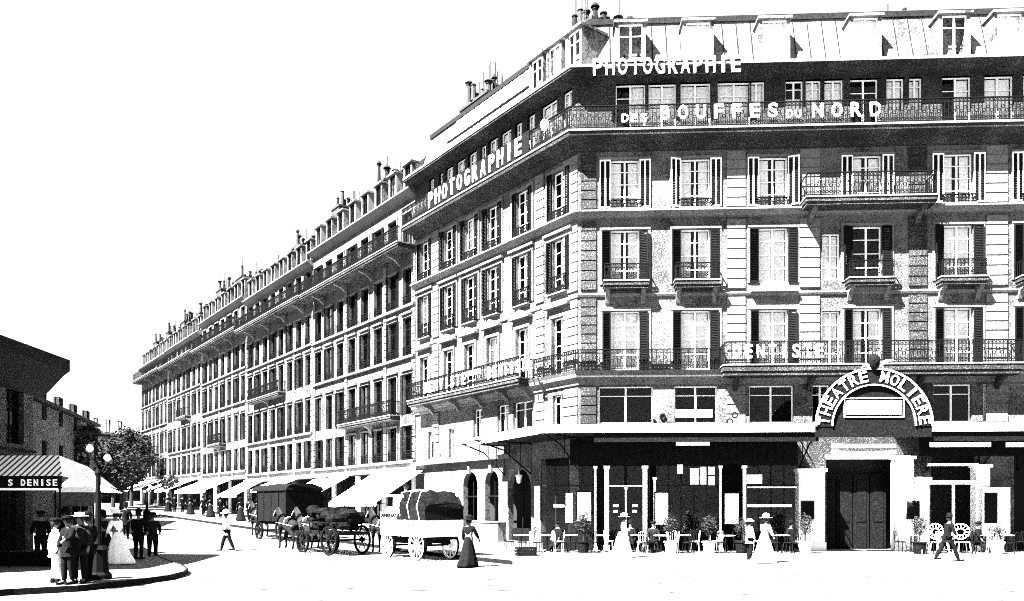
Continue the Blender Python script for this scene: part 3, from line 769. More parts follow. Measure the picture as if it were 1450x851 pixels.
# theatre doorway: deep vestibule with doors
vd = MB(); a, b = uR(1170), uR(1267)
for i in range(4):
    x0 = a + (b - a) * i / 4; x1 = a + (b - a) * (i + 1) / 4
    vd.box(x0 + .03, x1 - .03, .9, .96, 0, 3.6); 
    for (c0, c1) in ((.2, 1.2), (1.4, 3.3)): vd.box(x0 + .16, x1 - .16, .87, .899, c0, c1)
vd.build("entrance_door", 'darkwood', B, rz=aR)
# canvas bands rolled above the entrance
for py, h_, sag in ((631, .2, 0), (640, .22, .06), (647, .2, .0)):
    q = MB(); out = 2.6; a, b = uR(1169 if py > 640 else 1178, out), uR(1268, out); z = zR(1220, py, out)
    n = 12; pts = [(a + (b - a) * k / n, -out, z - sag * math.sin(math.pi * k / n)) for k in range(n + 1)]
    q.tube(pts, h_ / 2, 8); q.build("rolled_canvas", 'cloth', B, rz=aR)
# the arch sign
AO = PM + .12; ucen = uR(1237, AO); Dp = (C.y - YR.y * AO + ucen * XR.y) / F
zc = EYE + (HY - 603) * Dp; Ro = 81 * Dp; Ri = 58 * Dp
pc = wp('R', ucen, AO)
q = MB(); n = 40
for rr, t, w in (((Ro + Ri) / 2, Ro - Ri, .06),):
    i0 = len(q.v)
    for k in range(n + 1):
        a = math.pi * k / n
        for r_, d in ((Ri, -.03), (Ro, -.03), (Ro, .03), (Ri, .03)): q.v.append((r_ * math.cos(a), d, r_ * math.sin(a)))
    for k in range(n):
        for j in range(4): l = (j + 1) % 4; q.f.append((i0 + 4 * k + j, i0 + 4 * k + 4 + j, i0 + 4 * k + 4 + l, i0 + 4 * k + l))
arch = q.build("arch_sign", 'darkwood', B, (pc.x, pc.y, zc), aR)
def halfring(r, t, m, name, parent, d=-.05):
    q = MB(); i0 = 0
    for k in range(n + 1):
        a = math.pi * k / n
        for r_, dd in ((r - t / 2, d - .03), (r + t / 2, d - .03), (r + t / 2, d + .018), (r - t / 2, d + .018)): q.v.append((r_ * math.cos(a), dd, r_ * math.sin(a)))
    for k in range(n):
        for j in range(4): l = (j + 1) % 4; q.f.append((4 * k + j, 4 * k + 4 + j, 4 * k + 4 + l, 4 * k + l))
    return q.build(name, m, parent)
halfring(Ro, .07, 'white', "rim", arch); halfring(Ri, .05, 'white', "rim", arch)
word = "THEATRE MOLIERE"; Rm = Ri + .13
bm = bmesh.new()
for i, ch in enumerate(word):
    if ch == ' ': continue
    a = math.radians(174 - 168 * i / (len(word) - 1)); lw = .33 * (.35 if ch == 'I' else 1)
    me = text_mesh(ch, .44, .03, 'white', lw, .012)
    me.transform(Matrix.Rotation(-(a - math.pi / 2), 4, 'Y') @ Matrix.Translation((0, -.06, Rm))); bm.from_mesh(me); bpy.data.meshes.remove(me)
me = bpy.data.meshes.new("lettering"); bm.to_mesh(me); bm.free(); me.materials.append(M['white']); inst("lettering", me, arch, (0, 0, 0))
# tympanum with white panel and mask
q = MB(); i0 = 0; q.v.append((0, .06, 0))
for k in range(n + 1): q.v.append(((Ri - .02) * math.cos(math.pi * k / n), .06, (Ri - .02) * math.sin(math.pi * k / n)))
for k in range(n): q.f.append((0, k + 1, k + 2))
q.build("tympanum", 'darkwood', arch, fix=False)
q = MB(); x0, x1 = (1200 - 1237) * Dp, (1276 - 1237) * Dp; z0, z1 = (603 - 587) * Dp, (603 - 567) * Dp
q.box(x0, x1, -.02, .04, z0, z1); q.build("name_panel", 'white', arch)
q = MB(); q.box(x0 - .06, x1 + .06, .0, .035, z0 - .11, z0 - .07); q.box(x0 - .06, x1 + .06, .0, .035, z1 + .07, z1 + .11); q.box(x0 - .11, x0 - .07, 0, .035, z0 - .11, z1 + .11); q.box(x1 + .07, x1 + .11, 0, .035, z0 - .11, z1 + .11)
q.build("panel_frame", 'paintw', arch)
q = MB(); q.lathe([(.03, -.3), (.16, -.22), (.22, -.05), (.24, .1), (.2, .25), (.1, .32), (.02, .34)], (0, -.05, Ro + .22), n=14); q.box(-.03, .03, -.33, -.2, Ro + .17, Ro + .27)
for sx in (-.09, .09): q.lathe([(.01, -.05), (.05, 0), (.01, .05)], (sx, -.25, Ro + .3), n=8)
q.build("sculpted_mask", 'iron', arch, smooth=True)
sw_ = MB(); sw_.tube([(.18, -.04, Ro + .1), (.5, -.04, Ro + .3), (.8, -.04, Ro + .32)], [.09, .06, .02], 8); sw_.tube([(-.18, -.04, Ro + .1), (-.35, -.04, Ro + .16), (-.5, -.04, Ro + .06)], [.07, .05, .02], 8)
sw_.build("garland", 'paintw', arch, smooth=True)
# beam carrying the arch
q = MB(); q.box(-Ro, Ro, .02, .1, -.45, -.003); q.build("lintel_beam", 'darkwood', arch)
# round little ornaments on the mezzanine wall
for px, py in ((925, 598), (938, 590), (1033, 597), (1040, 588)):
    q = MB(); q.ring((0, 0, 0), .12, .05, n=12, w=.05); q.build("roundel", 'iron', B, place(Vector((0, 0)), aR, uR(px), -.05, zR(px, py)), aR)
# left ground floor: arched openings filled, posters
for a, b in ((656, 676), (687, 706), (720, 752)):
    ua, ub = uL(a), uL(b); r = (ub - ua) / 2; q = MB(); m_ = (ua + ub) / 2; zt = 4.0; n_ = 10
    for k in range(n_):
        a0 = math.pi * k / n_; a1 = math.pi * (k + 1) / n_
        x0, z0 = m_ - r * math.cos(a0), zt - r + r * math.sin(a0); x1, z1 = m_ - r * math.cos(a1), zt - r + r * math.sin(a1)
        q.quad((x0, -.004, z0), (x1, -.004, z1), (x1, -.004, zt + .01), (x0, -.004, zt + .01)); q.quad((x0, -.004, z0), (x0, .3, z0), (x1, .3, z1), (x1, -.004, z1))
    q.ring((m_, -.05, zt - r + .0), r + .09, .0, n=4) if False else None
    q.box(m_ - .09, m_ + .09, -.14, -.006, zt - .12, zt + .3)
    q.build("arch_head", 'stone_pale', B, rz=aL, fix=False)
    w_ = MB(); w_.box(m_ - .03, m_ + .03, .2, .25, .4, zt - .1); w_.box(ua, ub, .2, .25, 2.6, 2.68); w_.box(ua, ub, .2, .26, .35, 1.0); w_.build("door_frame", 'darkwood', B, rz=aL)
board(678, 686, 682, 738, .02, side='L'); board(708, 719, 682, 738, .02, side='L'); board(640, 650, 680, 742, .02, side='L', m='curtain'); board(757, 765, 688, 745, .02, side='L')
q = MB(); q.extr([(0, 4.55), (-.35, 4.55), (-.4, 4.75), (0, 4.8)], END_L, uL(730)); q.build("string_course", 'stone_pale', B, rz=aL)
q = MB(); q.box(uL(676), uL(716), -.5, 0, .1, 1.25); q.box(uL(676) - .05, uL(716) + .05, -.55, 0, 1.253, 1.33); q.build("stone_plinth", 'stone_pale', B, rz=aL)
# wall lantern in the last arch
lt = MB(); lt.lathe([(.02, .42), (.2, .3), (.16, .28), (.1, -.05), (.02, -.1)], n=6); lt.tube([(0, 0, .42), (0, 0, .75)], .02, 5)
lt.build("lantern", 'paintw', B, place(Vector((0, 0)), aL, uL(737), -.1, zL(737, 682)), aL)

# ------------------------------------------------------------------ row of street buildings
def row_building(u0, u1, nb, label, top, seed, levels=None, shop=4.2, awn=(), stoneM='stone_row', balc=(2, 5), plants=False):
    rr = random.Random(seed)
    o = C + XL * u1; g0 = hgt(*(C + XL * u0)); g1 = hgt(*o)
    E = empty("apartment_building", (o.x, o.y, g1)); tag(E, label, "apartment building", "apartment buildings in a terrace along the street")
    L = u1 - u0; zb = -g1; near = u1 > -48; E_ = (0, 0)
    # local: u from -L..0, z absolute minus g1
    lv = levels; hs = []; ws = []
    bw_ = L / nb; w = 1.2
    for li, (z, h) in enumerate(lv):
        for i in range(nb):
            u = -L + bw_ * (i + .5); hs.append((u - w / 2, u + w / 2, z + zb, z + h + zb)); ws.append((u, z + zb, h, li, i))
    gz = max(g0, g1) + .05
    sh = []
    ns = max(2, nb // 2); sw = L / ns
    for i in range(ns):
        a = -L + sw * i + .35; b = a + sw - .7; hs.append((a, b, gz + .1 + zb, shop + zb)); sh.append((a, b))
    mb = MB(); wall_sheet(mb, -L, 0, -1.5, top + zb, hs); mb.build("wall", stoneM, E, rz=aL, fix=False)
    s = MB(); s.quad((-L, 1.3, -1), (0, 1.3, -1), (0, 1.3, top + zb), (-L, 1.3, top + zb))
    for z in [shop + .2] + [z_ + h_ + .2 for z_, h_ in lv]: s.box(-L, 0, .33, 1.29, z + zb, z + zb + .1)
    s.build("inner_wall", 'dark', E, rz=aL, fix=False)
    s = MB(); s.quad((-L, 0, -1.5), (-L, 12, -1.5), (-L, 12, top + zb + 2), (-L, 1.2, top + zb + 2), (-L, 0, top + zb)); s.quad((0, 0, -1.5), (0, 12, -1.5), (0, 12, top + zb + 2), (0, 1.2, top + zb + 2), (0, 0, top + zb)); s.quad((-L, 12, -1.5), (0, 12, -1.5), (0, 12, top + zb + 2), (-L, 12, top + zb + 2))
    s.build("party_wall", 'stone', E, rz=aL, fix=False)
    for u, z, h, li, i in ws:
        window(E, aL, u, z, w, h, curtain=rr.choice([0, 0, 0, 0, 3, 3, 2]) if near else rr.choice([0, 0, 0, 3]), far=True, shutters=(li + i * 2 + seed) % 5 < 2, sw=.22, cas=(w, .08, .05, li in (1, 2)))
    for li, (z, h) in enumerate(lv):
        if li in balc:
            p = 1.2; ba, bb = (-L + .1, -.1) if li == balc[-1] else (-L + bw_ * (1 + seed % 3), -bw_ * (1 + (seed + li) % 3))
            q = balcony(E, aL, ba, bb, z + zb - .04, p if li == balc[-1] else .7, h=.95, th=.25, fine=near, mat_='stone_pale' if li else 'stone', consoles=[-L + bw_ * k for k in range(1, nb, 2) if ba < -L + bw_ * k < bb])
        else:
            q = MB(); q.box(-L, 0, -.2, -.003, z + zb - .22, z + zb - .06); q.build("string_course", 'stone', E, rz=aL)
            for i in range(nb):
                u = -L + bw_ * (i + .5)
                if True:
                    k = ('rl',)
                    if k not in WC:
                        r_ = MB(); railing_mb(r_, w, .55, False); WC[k] = r_.mesh("railing", 'iron')
                    inst("railing", WC[k], E, place(Vector((0, 0)), aL, u - w / 2, -.04, z + zb), aL)
    # pilasters between groups of bays and at the party lines
    for a, b in ((-L + .02, -L + .42), (-L + bw_ * 3 - .2, -L + bw_ * 3 + .2), (-bw_ * 2 - .2, -bw_ * 2 + .2), (-.42, -.02)):
        pier(E, aL, a, b, shop + zb + .35, top + zb - 3.9, m='stone_pale', course=.45 if near else .9)
    q = MB(); q.extr([(0, top + zb - .45), (-.25, top + zb - .35), (-.5, top + zb - .1), (-.5, top + zb), (0, top + zb)], -L, 0); q.build("cornice", 'stone_pale', E, rz=aL)
    q = MB(); q.extr([(0, shop + zb + .05), (-.3, shop + zb + .1), (-.34, shop + zb + .3), (0, shop + zb + .34)], -L, 0); q.build("shop_cornice", 'paintw', E, rz=aL)
    q = MB()
    for i in range(ns + 1):
        x = -L + sw * i; q.box(max(-L, x - .3), min(0, x + .3), -.12, -.003, -1, shop + zb)
    q.build("shop_pilaster", 'paintw' if seed % 2 else 'stone_pale', E, rz=aL)
    q = MB(); 
    for a, b in sh:
        q.box(a, b, .12, .18, gz + zb - .3, gz + zb + .6)
        for k in range(1, 4): x = a + (b - a) * k / 4; q.box(x - .04, x + .04, .12, .18, gz + zb + .6, shop + zb - .1)
    q.build("shopfront", 'darkwood', E, rz=aL)
    # mansard
    zt = top + zb
    q = MB(); q.quad((-L, -.45, zt + .005), (0, -.45, zt + .005), (0, .15, zt + .03), (-L, .15, zt + .03)); q.quad((-L, .15, zt + .03), (0, .15, zt + .03), (0, 1.25, zt + 2.3), (-L, 1.25, zt + 2.3)); q.quad((-L, 1.25, zt + 2.3), (0, 1.25, zt + 2.3), (0, 12, zt + 3), (-L, 12, zt + 3)); q.quad((-L, .15, zt), (-L, 1.25, zt + 2.3), (-L, 12, zt + 3), (-L, 12, zt)); q.quad((0, .15, zt), (0, 1.25, zt + 2.3), (0, 12, zt + 3), (0, 12, zt))
    rf = q.build("roof", 'slate', E, rz=aL, fix=False)
    q = MB(); q.box(-L, 0, 1.15, 1.3, zt + 2.25, zt + 2.42); q.build("ridge_flashing", 'zincd', rf)
    for i in range(nb):
        u = -L + bw_ * (i + .5); dormer(E, aL, u, zt + .03, .75, 1.7, front=-.02, curtain=rr.choice([0, 0, 1]), far=True)
    for k, uu in enumerate((-L + .45, -L * .5)):
        if rr.random() < .85: chimney(E, Vector((0, 0)), aL, uu, 1.6, zt + 2.3, rr.uniform(3, 4.5), rr.uniform(.9, 1.7), pots=12, w=rr.uniform(1.2, 2.3))
    if rr.random() < .9:
        q = MB(); q.tube([(0, 0, 0), (0, 0, rr.uniform(1.2, 2.2))], .05, 5); q.build("stove_pipe", 'zincd', E, place(Vector((0, 0)), aL, -L * .75, 1.5, zt + 2.3), aL)
    # awnings
    for (ua, ub, proj, drop, zt_, closed) in awn:
        a = ua - u1; b = ub - u1; z1 = zt_ + zb
        q = MB(); q.extr([(-.13, z1), (-proj, z1 - drop), (-proj, z1 - drop - .03), (-.13, z1 - .03)], a, b)
        aw = q.build("awning", 'cloth', E, rz=aL)
        q = MB(); nsc = max(2, int((b - a) / .3))
        for k in range(nsc):
            x0 = a + (b - a) * k / nsc; x1 = a + (b - a) * (k + 1) / nsc
            q.quad((x0, -proj - .006, z1 - drop), (x1, -proj - .006, z1 - drop), (x1, -proj - .006, z1 - drop - .2), ((x0 + x1) / 2, -proj - .006, z1 - drop - .27), (x0, -proj - .006, z1 - drop - .2))
        q.build("valance", 'cloth', aw, fix=False)
        q = MB()
        for x in (a + .05, b - .05): q.tube([(x, -.1, z1 - drop - .35), (x, -proj + .02, z1 - drop - .05)], .02, 5)
        q.build("awning_arm", 'iron', aw)
    return E
base = [(5.2, 2.1), (8.0, 2.5), (11.65, 2.35), (14.8, 2.25), (18.25, 2.2)]
def lvs(d): return [(z + d, h) for z, h in base]
row_building(-31.2, -15.2, 8, "terraced apartment building adjoining the corner building with a wide white shop awning", 21.5, 11, lvs(-.2), awn=[(-20.9, -14.1, 3.2, 1.9, 4.25, 0), (-30.5, -24.5, 2.6, 1.3, 4.2, 0)], balc=(1, 4))
row_building(-47.0, -31.2, 8, "terraced apartment building second from the corner building up to the tall white pilaster", 21.0, 12, lvs(-.1), awn=[(-37.5, -32.2, 2.8, 1.1, 4.55, 0), (-46.0, -40.5, 3.0, 1.5, 4.6, 0)], balc=(2, 4))
row_building(-62.0, -47.0, 7, "terraced apartment building just beyond the tall white pilaster with big white awnings", 21.6, 13, lvs(.35), shop=4.6, awn=[(-56.2, -48.4, 3.4, 1.4, 5.0, 0), (-61.2, -57.6, 3.0, 1.2, 4.9, 0)], balc=(1, 4))
row_building(-77.0, -62.0, 7, "terraced apartment building between the big white awnings and the far end house", 21.0, 14, lvs(.6), shop=4.9, awn=[(-69.5, -62.8, 3.2, 1.3, 5.2, 0), (-76.3, -72.0, 3.0, 1.2, 5.2, 0)], balc=(2, 4))
row_building(-92.0, -77.0, 7, "farthest terraced apartment building at the end of the row with narrow white awnings", 20.9, 15, lvs(.8), shop=5.2, awn=[(-82.5, -78, 3.0, 1.2, 5.5, 0), (-91, -85, 3.0, 1.2, 5.5, 0)], balc=(1, 4))

# ------------------------------------------------------------------ left side: pavilion with striped awning, far houses
hd = math.radians(7.2); aP = math.pi / 2 - hd           # facade direction heading away
def ptpx(px, d): return Vector(((px - CX) * d / F, d))
Pn = ptpx(-140, 22.0); Pf = ptpx(47, 28.7)
dP = (Pf - Pn); Lp = dP.length; aP = math.atan2(dP.y, dP.x)
PV = empty("shop_building", (Pf.x, Pf.y, hgt(*Pf)), aP)
tag(PV, "dark low shop building with deep overhanging eaves at the street corner behind the standing group", "building")
# local x toward far end (0 at far end, -Lp near), local y: left/out of street side is +y ; facade faces -y (right)
hP = 6.4
hol = [(-Lp + .6 + i * 2.2, -Lp + 1.7 + i * 2.2, 4.1, 5.9) for i in range(3)]
hol = [h for h in hol if h[1] < -.3]
mb = MB(); wall_sheet(mb, -Lp, 0, -.5, hP, hol + [(-Lp + .3, -.5, .2, 3.1)]); mb.quad((0, 0, -.5), (0, 9, -.5), (0, 9, hP), (0, 0, hP)); mb.quad((-Lp, 0, -.5), (-Lp, 9, -.5), (-Lp, 9, hP), (-Lp, 0, hP)); mb.quad((-Lp, 9, -.5), (0, 9, -.5), (0, 9, hP), (-Lp, 9, hP))
mb.build("wall", 'stone_dark', PV, fix=False)
q = MB(); q.quad((-Lp, 1.1, -.4), (0, 1.1, -.4), (0, 1.1, hP), (-Lp, 1.1, hP)); q.build("inner_wall", 'dark', PV, fix=False)
for a, b, c, d in hol: window(PV, 0, (a + b) / 2, c, b - a, d - c, far=True, curtain=0)
q = MB(); q.extr([(.0, 5.9), (-.25, 6.1), (-.8, 6.7), (-1.0, 6.85), (-1.0, 7.25), (9.5, 7.3), (9.5, 5.9)], -Lp - .6, .55); q.build("roof", 'darkwood', PV)
q = MB()
for z in (3.35, 3.6, 3.85): q.box(-Lp, -.02, -.1, -.003, z, z + .1)
q.build("sign_board", 'darkwood', PV)
# far-end facing awning: canvas in front of a stall front facing the street corner
AWp = ptpx(46, 25.2)
SH = empty("awning_stall", (AWp.x, AWp.y, hgt(*AWp)), math.radians(0))
tag(SH, "market stall with striped canvas awning and lettered dark valance at the left edge", "stall")
w2 = 1.0
Pz = lambda py, d: EYE + (HY - py) * d / F
z_v0 = Pz(692, 25.2) - SH.location.z; z_v1 = Pz(674, 25.2) - SH.location.z; z_t = Pz(645, 26.4) - SH.location.z
xa = (-60 - 46) * 25.2 / F; xb = (88 - 46) * 25.2 / F; xtb = (53 - 46) * 26.4 / F
q = MB(); q.quad((xa, 0, z_v1), (xb, 0, z_v1), (xtb, 1.2, z_t), (xa, 1.2, z_t)); aw = q.build("awning", 'stripe', SH, fix=False)
q = MB(); q.quad((xb, 0, z_v1), (xb + .55, 2.4, z_v1 - .35), (xtb + .3, 2.4, z_t - .3), (xtb, 1.2, z_t)); q.build("awning_side", 'cloth', aw, fix=False)
q = MB(); q.box(xa, xb, -.04, -.005, z_v0, z_v1); vl = q.build("valance", 'darkwood', SH)
q = MB(); q.box(xa, xb - .1, -.06, -.045, z_v0 - .05, z_v0 + .02); q.build("valance_hem", 'cloth', vl)
letters(vl, 0, "S DENISE", (12 - 46) * 25.2 / F, (84 - 46) * 25.2 / F, z_v0 + .09, .2, -.05, fill=.62, m='curtain')
q = MB()
for x, y_, zt_ in ((xa + .1, .02, z_v0), (-.75, .02, z_v0), (xb - .08, .02, z_v0), (xa + .1, 1.15, z_t - .1), (xtb - .1, 1.15, z_t - .1)):
    q = MB(); q.tube([(x, y_, 0), (x, y_, zt_)], .03, 6); q.build("pole", 'iron', SH)
q = MB(); q.box(xa, xb - .2, .4, 1.3, .55, .62); q.box(xa + .05, xb - .3, .5, 1.25, 0, .545); q.build("counter", 'darkwood', SH)
# second white awning further back
A2 = ptpx(112, 31)
S2 = empty("awning_stall", (A2.x, A2.y, hgt(*A2)), 0)
tag(S2, "stall with plain white pointed awning and patterned valance beside the striped awning", "stall")
zz = lambda py, d=31: Pz(py, d) - S2.location.z
xl = (90 - 112) * 31 / F; xr = (134 - 112) * 31 / F
q = MB(); q.quad((xl - .4, 0, zz(697)), (xr, 0, zz(697)), (xl + .05, 1.3, zz(672)), (xl - .4, 1.3, zz(672))); q.quad((xr, 0, zz(697)), (xr + .2, 1.8, zz(697)), (xl + .05, 1.3, zz(672))); q.build("awning", 'cloth', S2, fix=False)
q = MB(); q.box(xl - .3, xr, -.03, -.004, zz(717), zz(698)); q.build("valance", M['stone_pale'], S2)
q = MB()
for x, y_, p_ in ((xl, .03, 698), (xr - .05, .03, 698), (xl, 1.25, 673)):
    q = MB(); q.tube([(x, y_, 0), (x, y_, zz(p_))], .03, 6); q.build("pole", 'iron', S2)
q = MB(); q.box(xl, xr - .1, .4, 1.2, .5, .8); q.box(xl + .05, xr - .15, .5, 1.1, 0, .495); q.build("counter", 'darkwood', S2)
# mid distance dark house with ornate attic
def block(name, cat, label, p0, p1, top, m, depth=10, win=None, roofm='zincd', seed=1, attic=False, roofh=.9):
    d = p1 - p0; L = d.length; a = math.atan2(d.y, d.x); g = hgt(*p0)
    E = empty(name, (p0.x, p0.y, g), a); tag(E, label, cat)
    hs = []; rr = random.Random(seed); w = .95
    nw, rows_, z0 = win; zs = [z0 + i * 3.0 for i in range(rows_)]
    for z in zs:
        for i in range(nw):
            u = L * (i + .5) / nw; hs.append((u - w / 2, u + w / 2, z, z + 1.8))
    hs.append((L * .1, L * .9, .3, 2.7))
    mb = MB(); wall_sheet(mb, 0, L, -1.5, top - g, hs)
    for x in (0, L): mb.quad((x, 0, -1.5), (x, depth, -1.5), (x, depth, top - g), (x, 0, top - g))
    mb.quad((0, depth, -1.5), (L, depth, -1.5), (L, depth, top - g), (0, depth, top - g)); mb.build("wall", m, E, fix=False)
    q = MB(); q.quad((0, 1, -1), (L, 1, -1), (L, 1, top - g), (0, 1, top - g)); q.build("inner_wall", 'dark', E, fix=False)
    for a_, b_, c_, d_ in hs[:-1]: window(E, 0, (a_ + b_) / 2, c_, w, 1.8, far=True)
    q = MB(); q.extr([(-.4, top - g), (-.4, top - g + .2), (2, top - g + roofh), (depth, top - g + roofh), (depth, top - g)], -.3, L + .3); q.build("roof", roofm, E)
    q = MB(); q.box(0, L, -.15, -.003, 3.0, 3.3); q.build("shop_cornice", m, E)
    return E, L, g
E, L, g = block("house", "house", "dark middle distance house with sloping eaves behind the left awnings", ptpx(20, 42), ptpx(133, 60), 8.0, 'stone_dark', win=(5, 2, 3.6), seed=3)
q = MB(); q.box(3.6, 5.4, -.1, 1.5, 8.2, 9.3); q.lathe([(1.0, 9.3), (1.05, 9.6), (.85, 10.1), (.4, 10.5), (.05, 10.9)], (4.5, .7, 0), n=12); 
q.box(4.1, 4.9, -.2, -.1, 8.4, 9.1); q.build("attic_turret", 'stone_pale', E)
block("house", "house", "pale distant house closing the street between dark house and the trees", ptpx(126, 110), ptpx(178, 116), 11.8, 'stone_pale', win=(3, 3, 4), seed=4)
block("house", "house", "low distant house hidden mostly by the far trees", ptpx(176, 135), ptpx(222, 140), 12.5, 'stone', win=(3, 3, 4), seed=5)

# ------------------------------------------------------------------ trees in the distance
def tree(p, h, r, label, seed, n=5200):
    rr = random.Random(seed); E = empty("tree", (p.x, p.y, hgt(*p))); tag(E, label, "tree", "trees at the far end of the street")
    t = MB(); t.tube([(0, 0, -.2), (.05, 0, h * .3), (0, .1, h * .6), (.1, 0, h * .85)], [.26, .2, .12, .04], 8)
    for k in range(7):
        a = rr.uniform(0, 6.28); z = h * rr.uniform(.3, .6); t.tube([(0, 0, z), (math.cos(a) * r * .4, math.sin(a) * r * .4, z + h * .12), (math.cos(a) * r * .75, math.sin(a) * r * .75, z + h * .22)], [.09, .06, .02], 5)
    t.build("trunk", 'bark', E)
    c = MB(); cl = [(Vector((rr.gauss(0, .42) * r, rr.gauss(0, .42) * r, h * rr.uniform(.42, .92))), rr.uniform(.25, .5) * r) for _ in range(16)]
    for k in range(n):
        cc, cr = rr.choice(cl); d = Vector((rr.gauss(0, 1), rr.gauss(0, 1), rr.gauss(0, 1))).normalized() * cr * rr.random() ** .4; p_ = cc + d
        s = rr.uniform(.1, .24); a = Vector((rr.gauss(0, 1), rr.gauss(0, 1), rr.gauss(0, 1))).normalized(); b = a.orthogonal().normalized()
        c.quad(p_ + a * s, p_ + b * s * .6, p_ - a * s, p_ - b * s * .6)
    c.build("crown", 'leaf', E, fix=False)
tree(ptpx(186, 100), 9.3, 3.4, "dark leafy tree nearest the end of the building row", 1)
tree(ptpx(160, 92), 7.8, 3.0, "smaller dark tree in front of the pale distant house", 2)
tree(ptpx(140, 84), 6.9, 2.8, "low bushy tree behind the street lamp globes", 3)
tree(ptpx(172, 84), 7.0, 2.8, "round dark tree right of the lower globe of the street lamp", 6)
tree(ptpx(203, 112), 10.2, 3.6, "taller tree half hidden by the far end of the row", 4)

tree(ptpx(112, 66), 6.6, 3.0, "dark ragged tree rising just behind the plain white stall awning", 8)
tree(ptpx(96, 55), 7.4, 2.2, "tall dark tree squeezed between the eaved shop and the dark house", 9)
# ------------------------------------------------------------------ street lamps
def lamp(p, H, label, globes=2, r=.095):
    E = empty("street_lamp", (p.x, p.y, p.z + .15)); tag(E, label, "street lamp")
    q = MB(); q.lathe([(.34, 0), (.34, .12), (.27, .2), (.24, .75), (.27, .8), (.2, .9)], n=10); q.build("base", 'iron', E)
    q = MB(); q.lathe([(.11, .9), (.08, 1.2), (.06, H - .6), (.09, H - .5), (.05, H - .4)], n=10); q.tube([(0, 0, H - .42), (-.12, 0, H - .2), (-.22, 0, H)], .03, 6)
    q.tube([(0, 0, H - .5), (.15, 0, H - .42), (.25, 0, H - .25)], .03, 6); q.build("post", 'iron', E)
    for x, z in ((-.22, H + .15), (.25, H - .1)):
        g = MB(); g.lathe([(.04, -r), (r * .75, -r * .6), (r, 0), (r * .75, r * .6), (.04, r)], (x, 0, z), n=12); gg = g.build("globe", 'globe', E, smooth=True)
        c = MB(); c.lathe([(r * .5, r * .8), (r * .4, r * 1.1), (.01, r * 1.5)], (x, 0, z), n=8); c.build("cap", 'iron', gg)
lamp(at(139, 828), 3.35, "cast iron street lamp with two white globes standing on the rounded left pavement")
lamp(at(208, 745), 2.6, "distant street lamp beyond the two men on the left kerb")

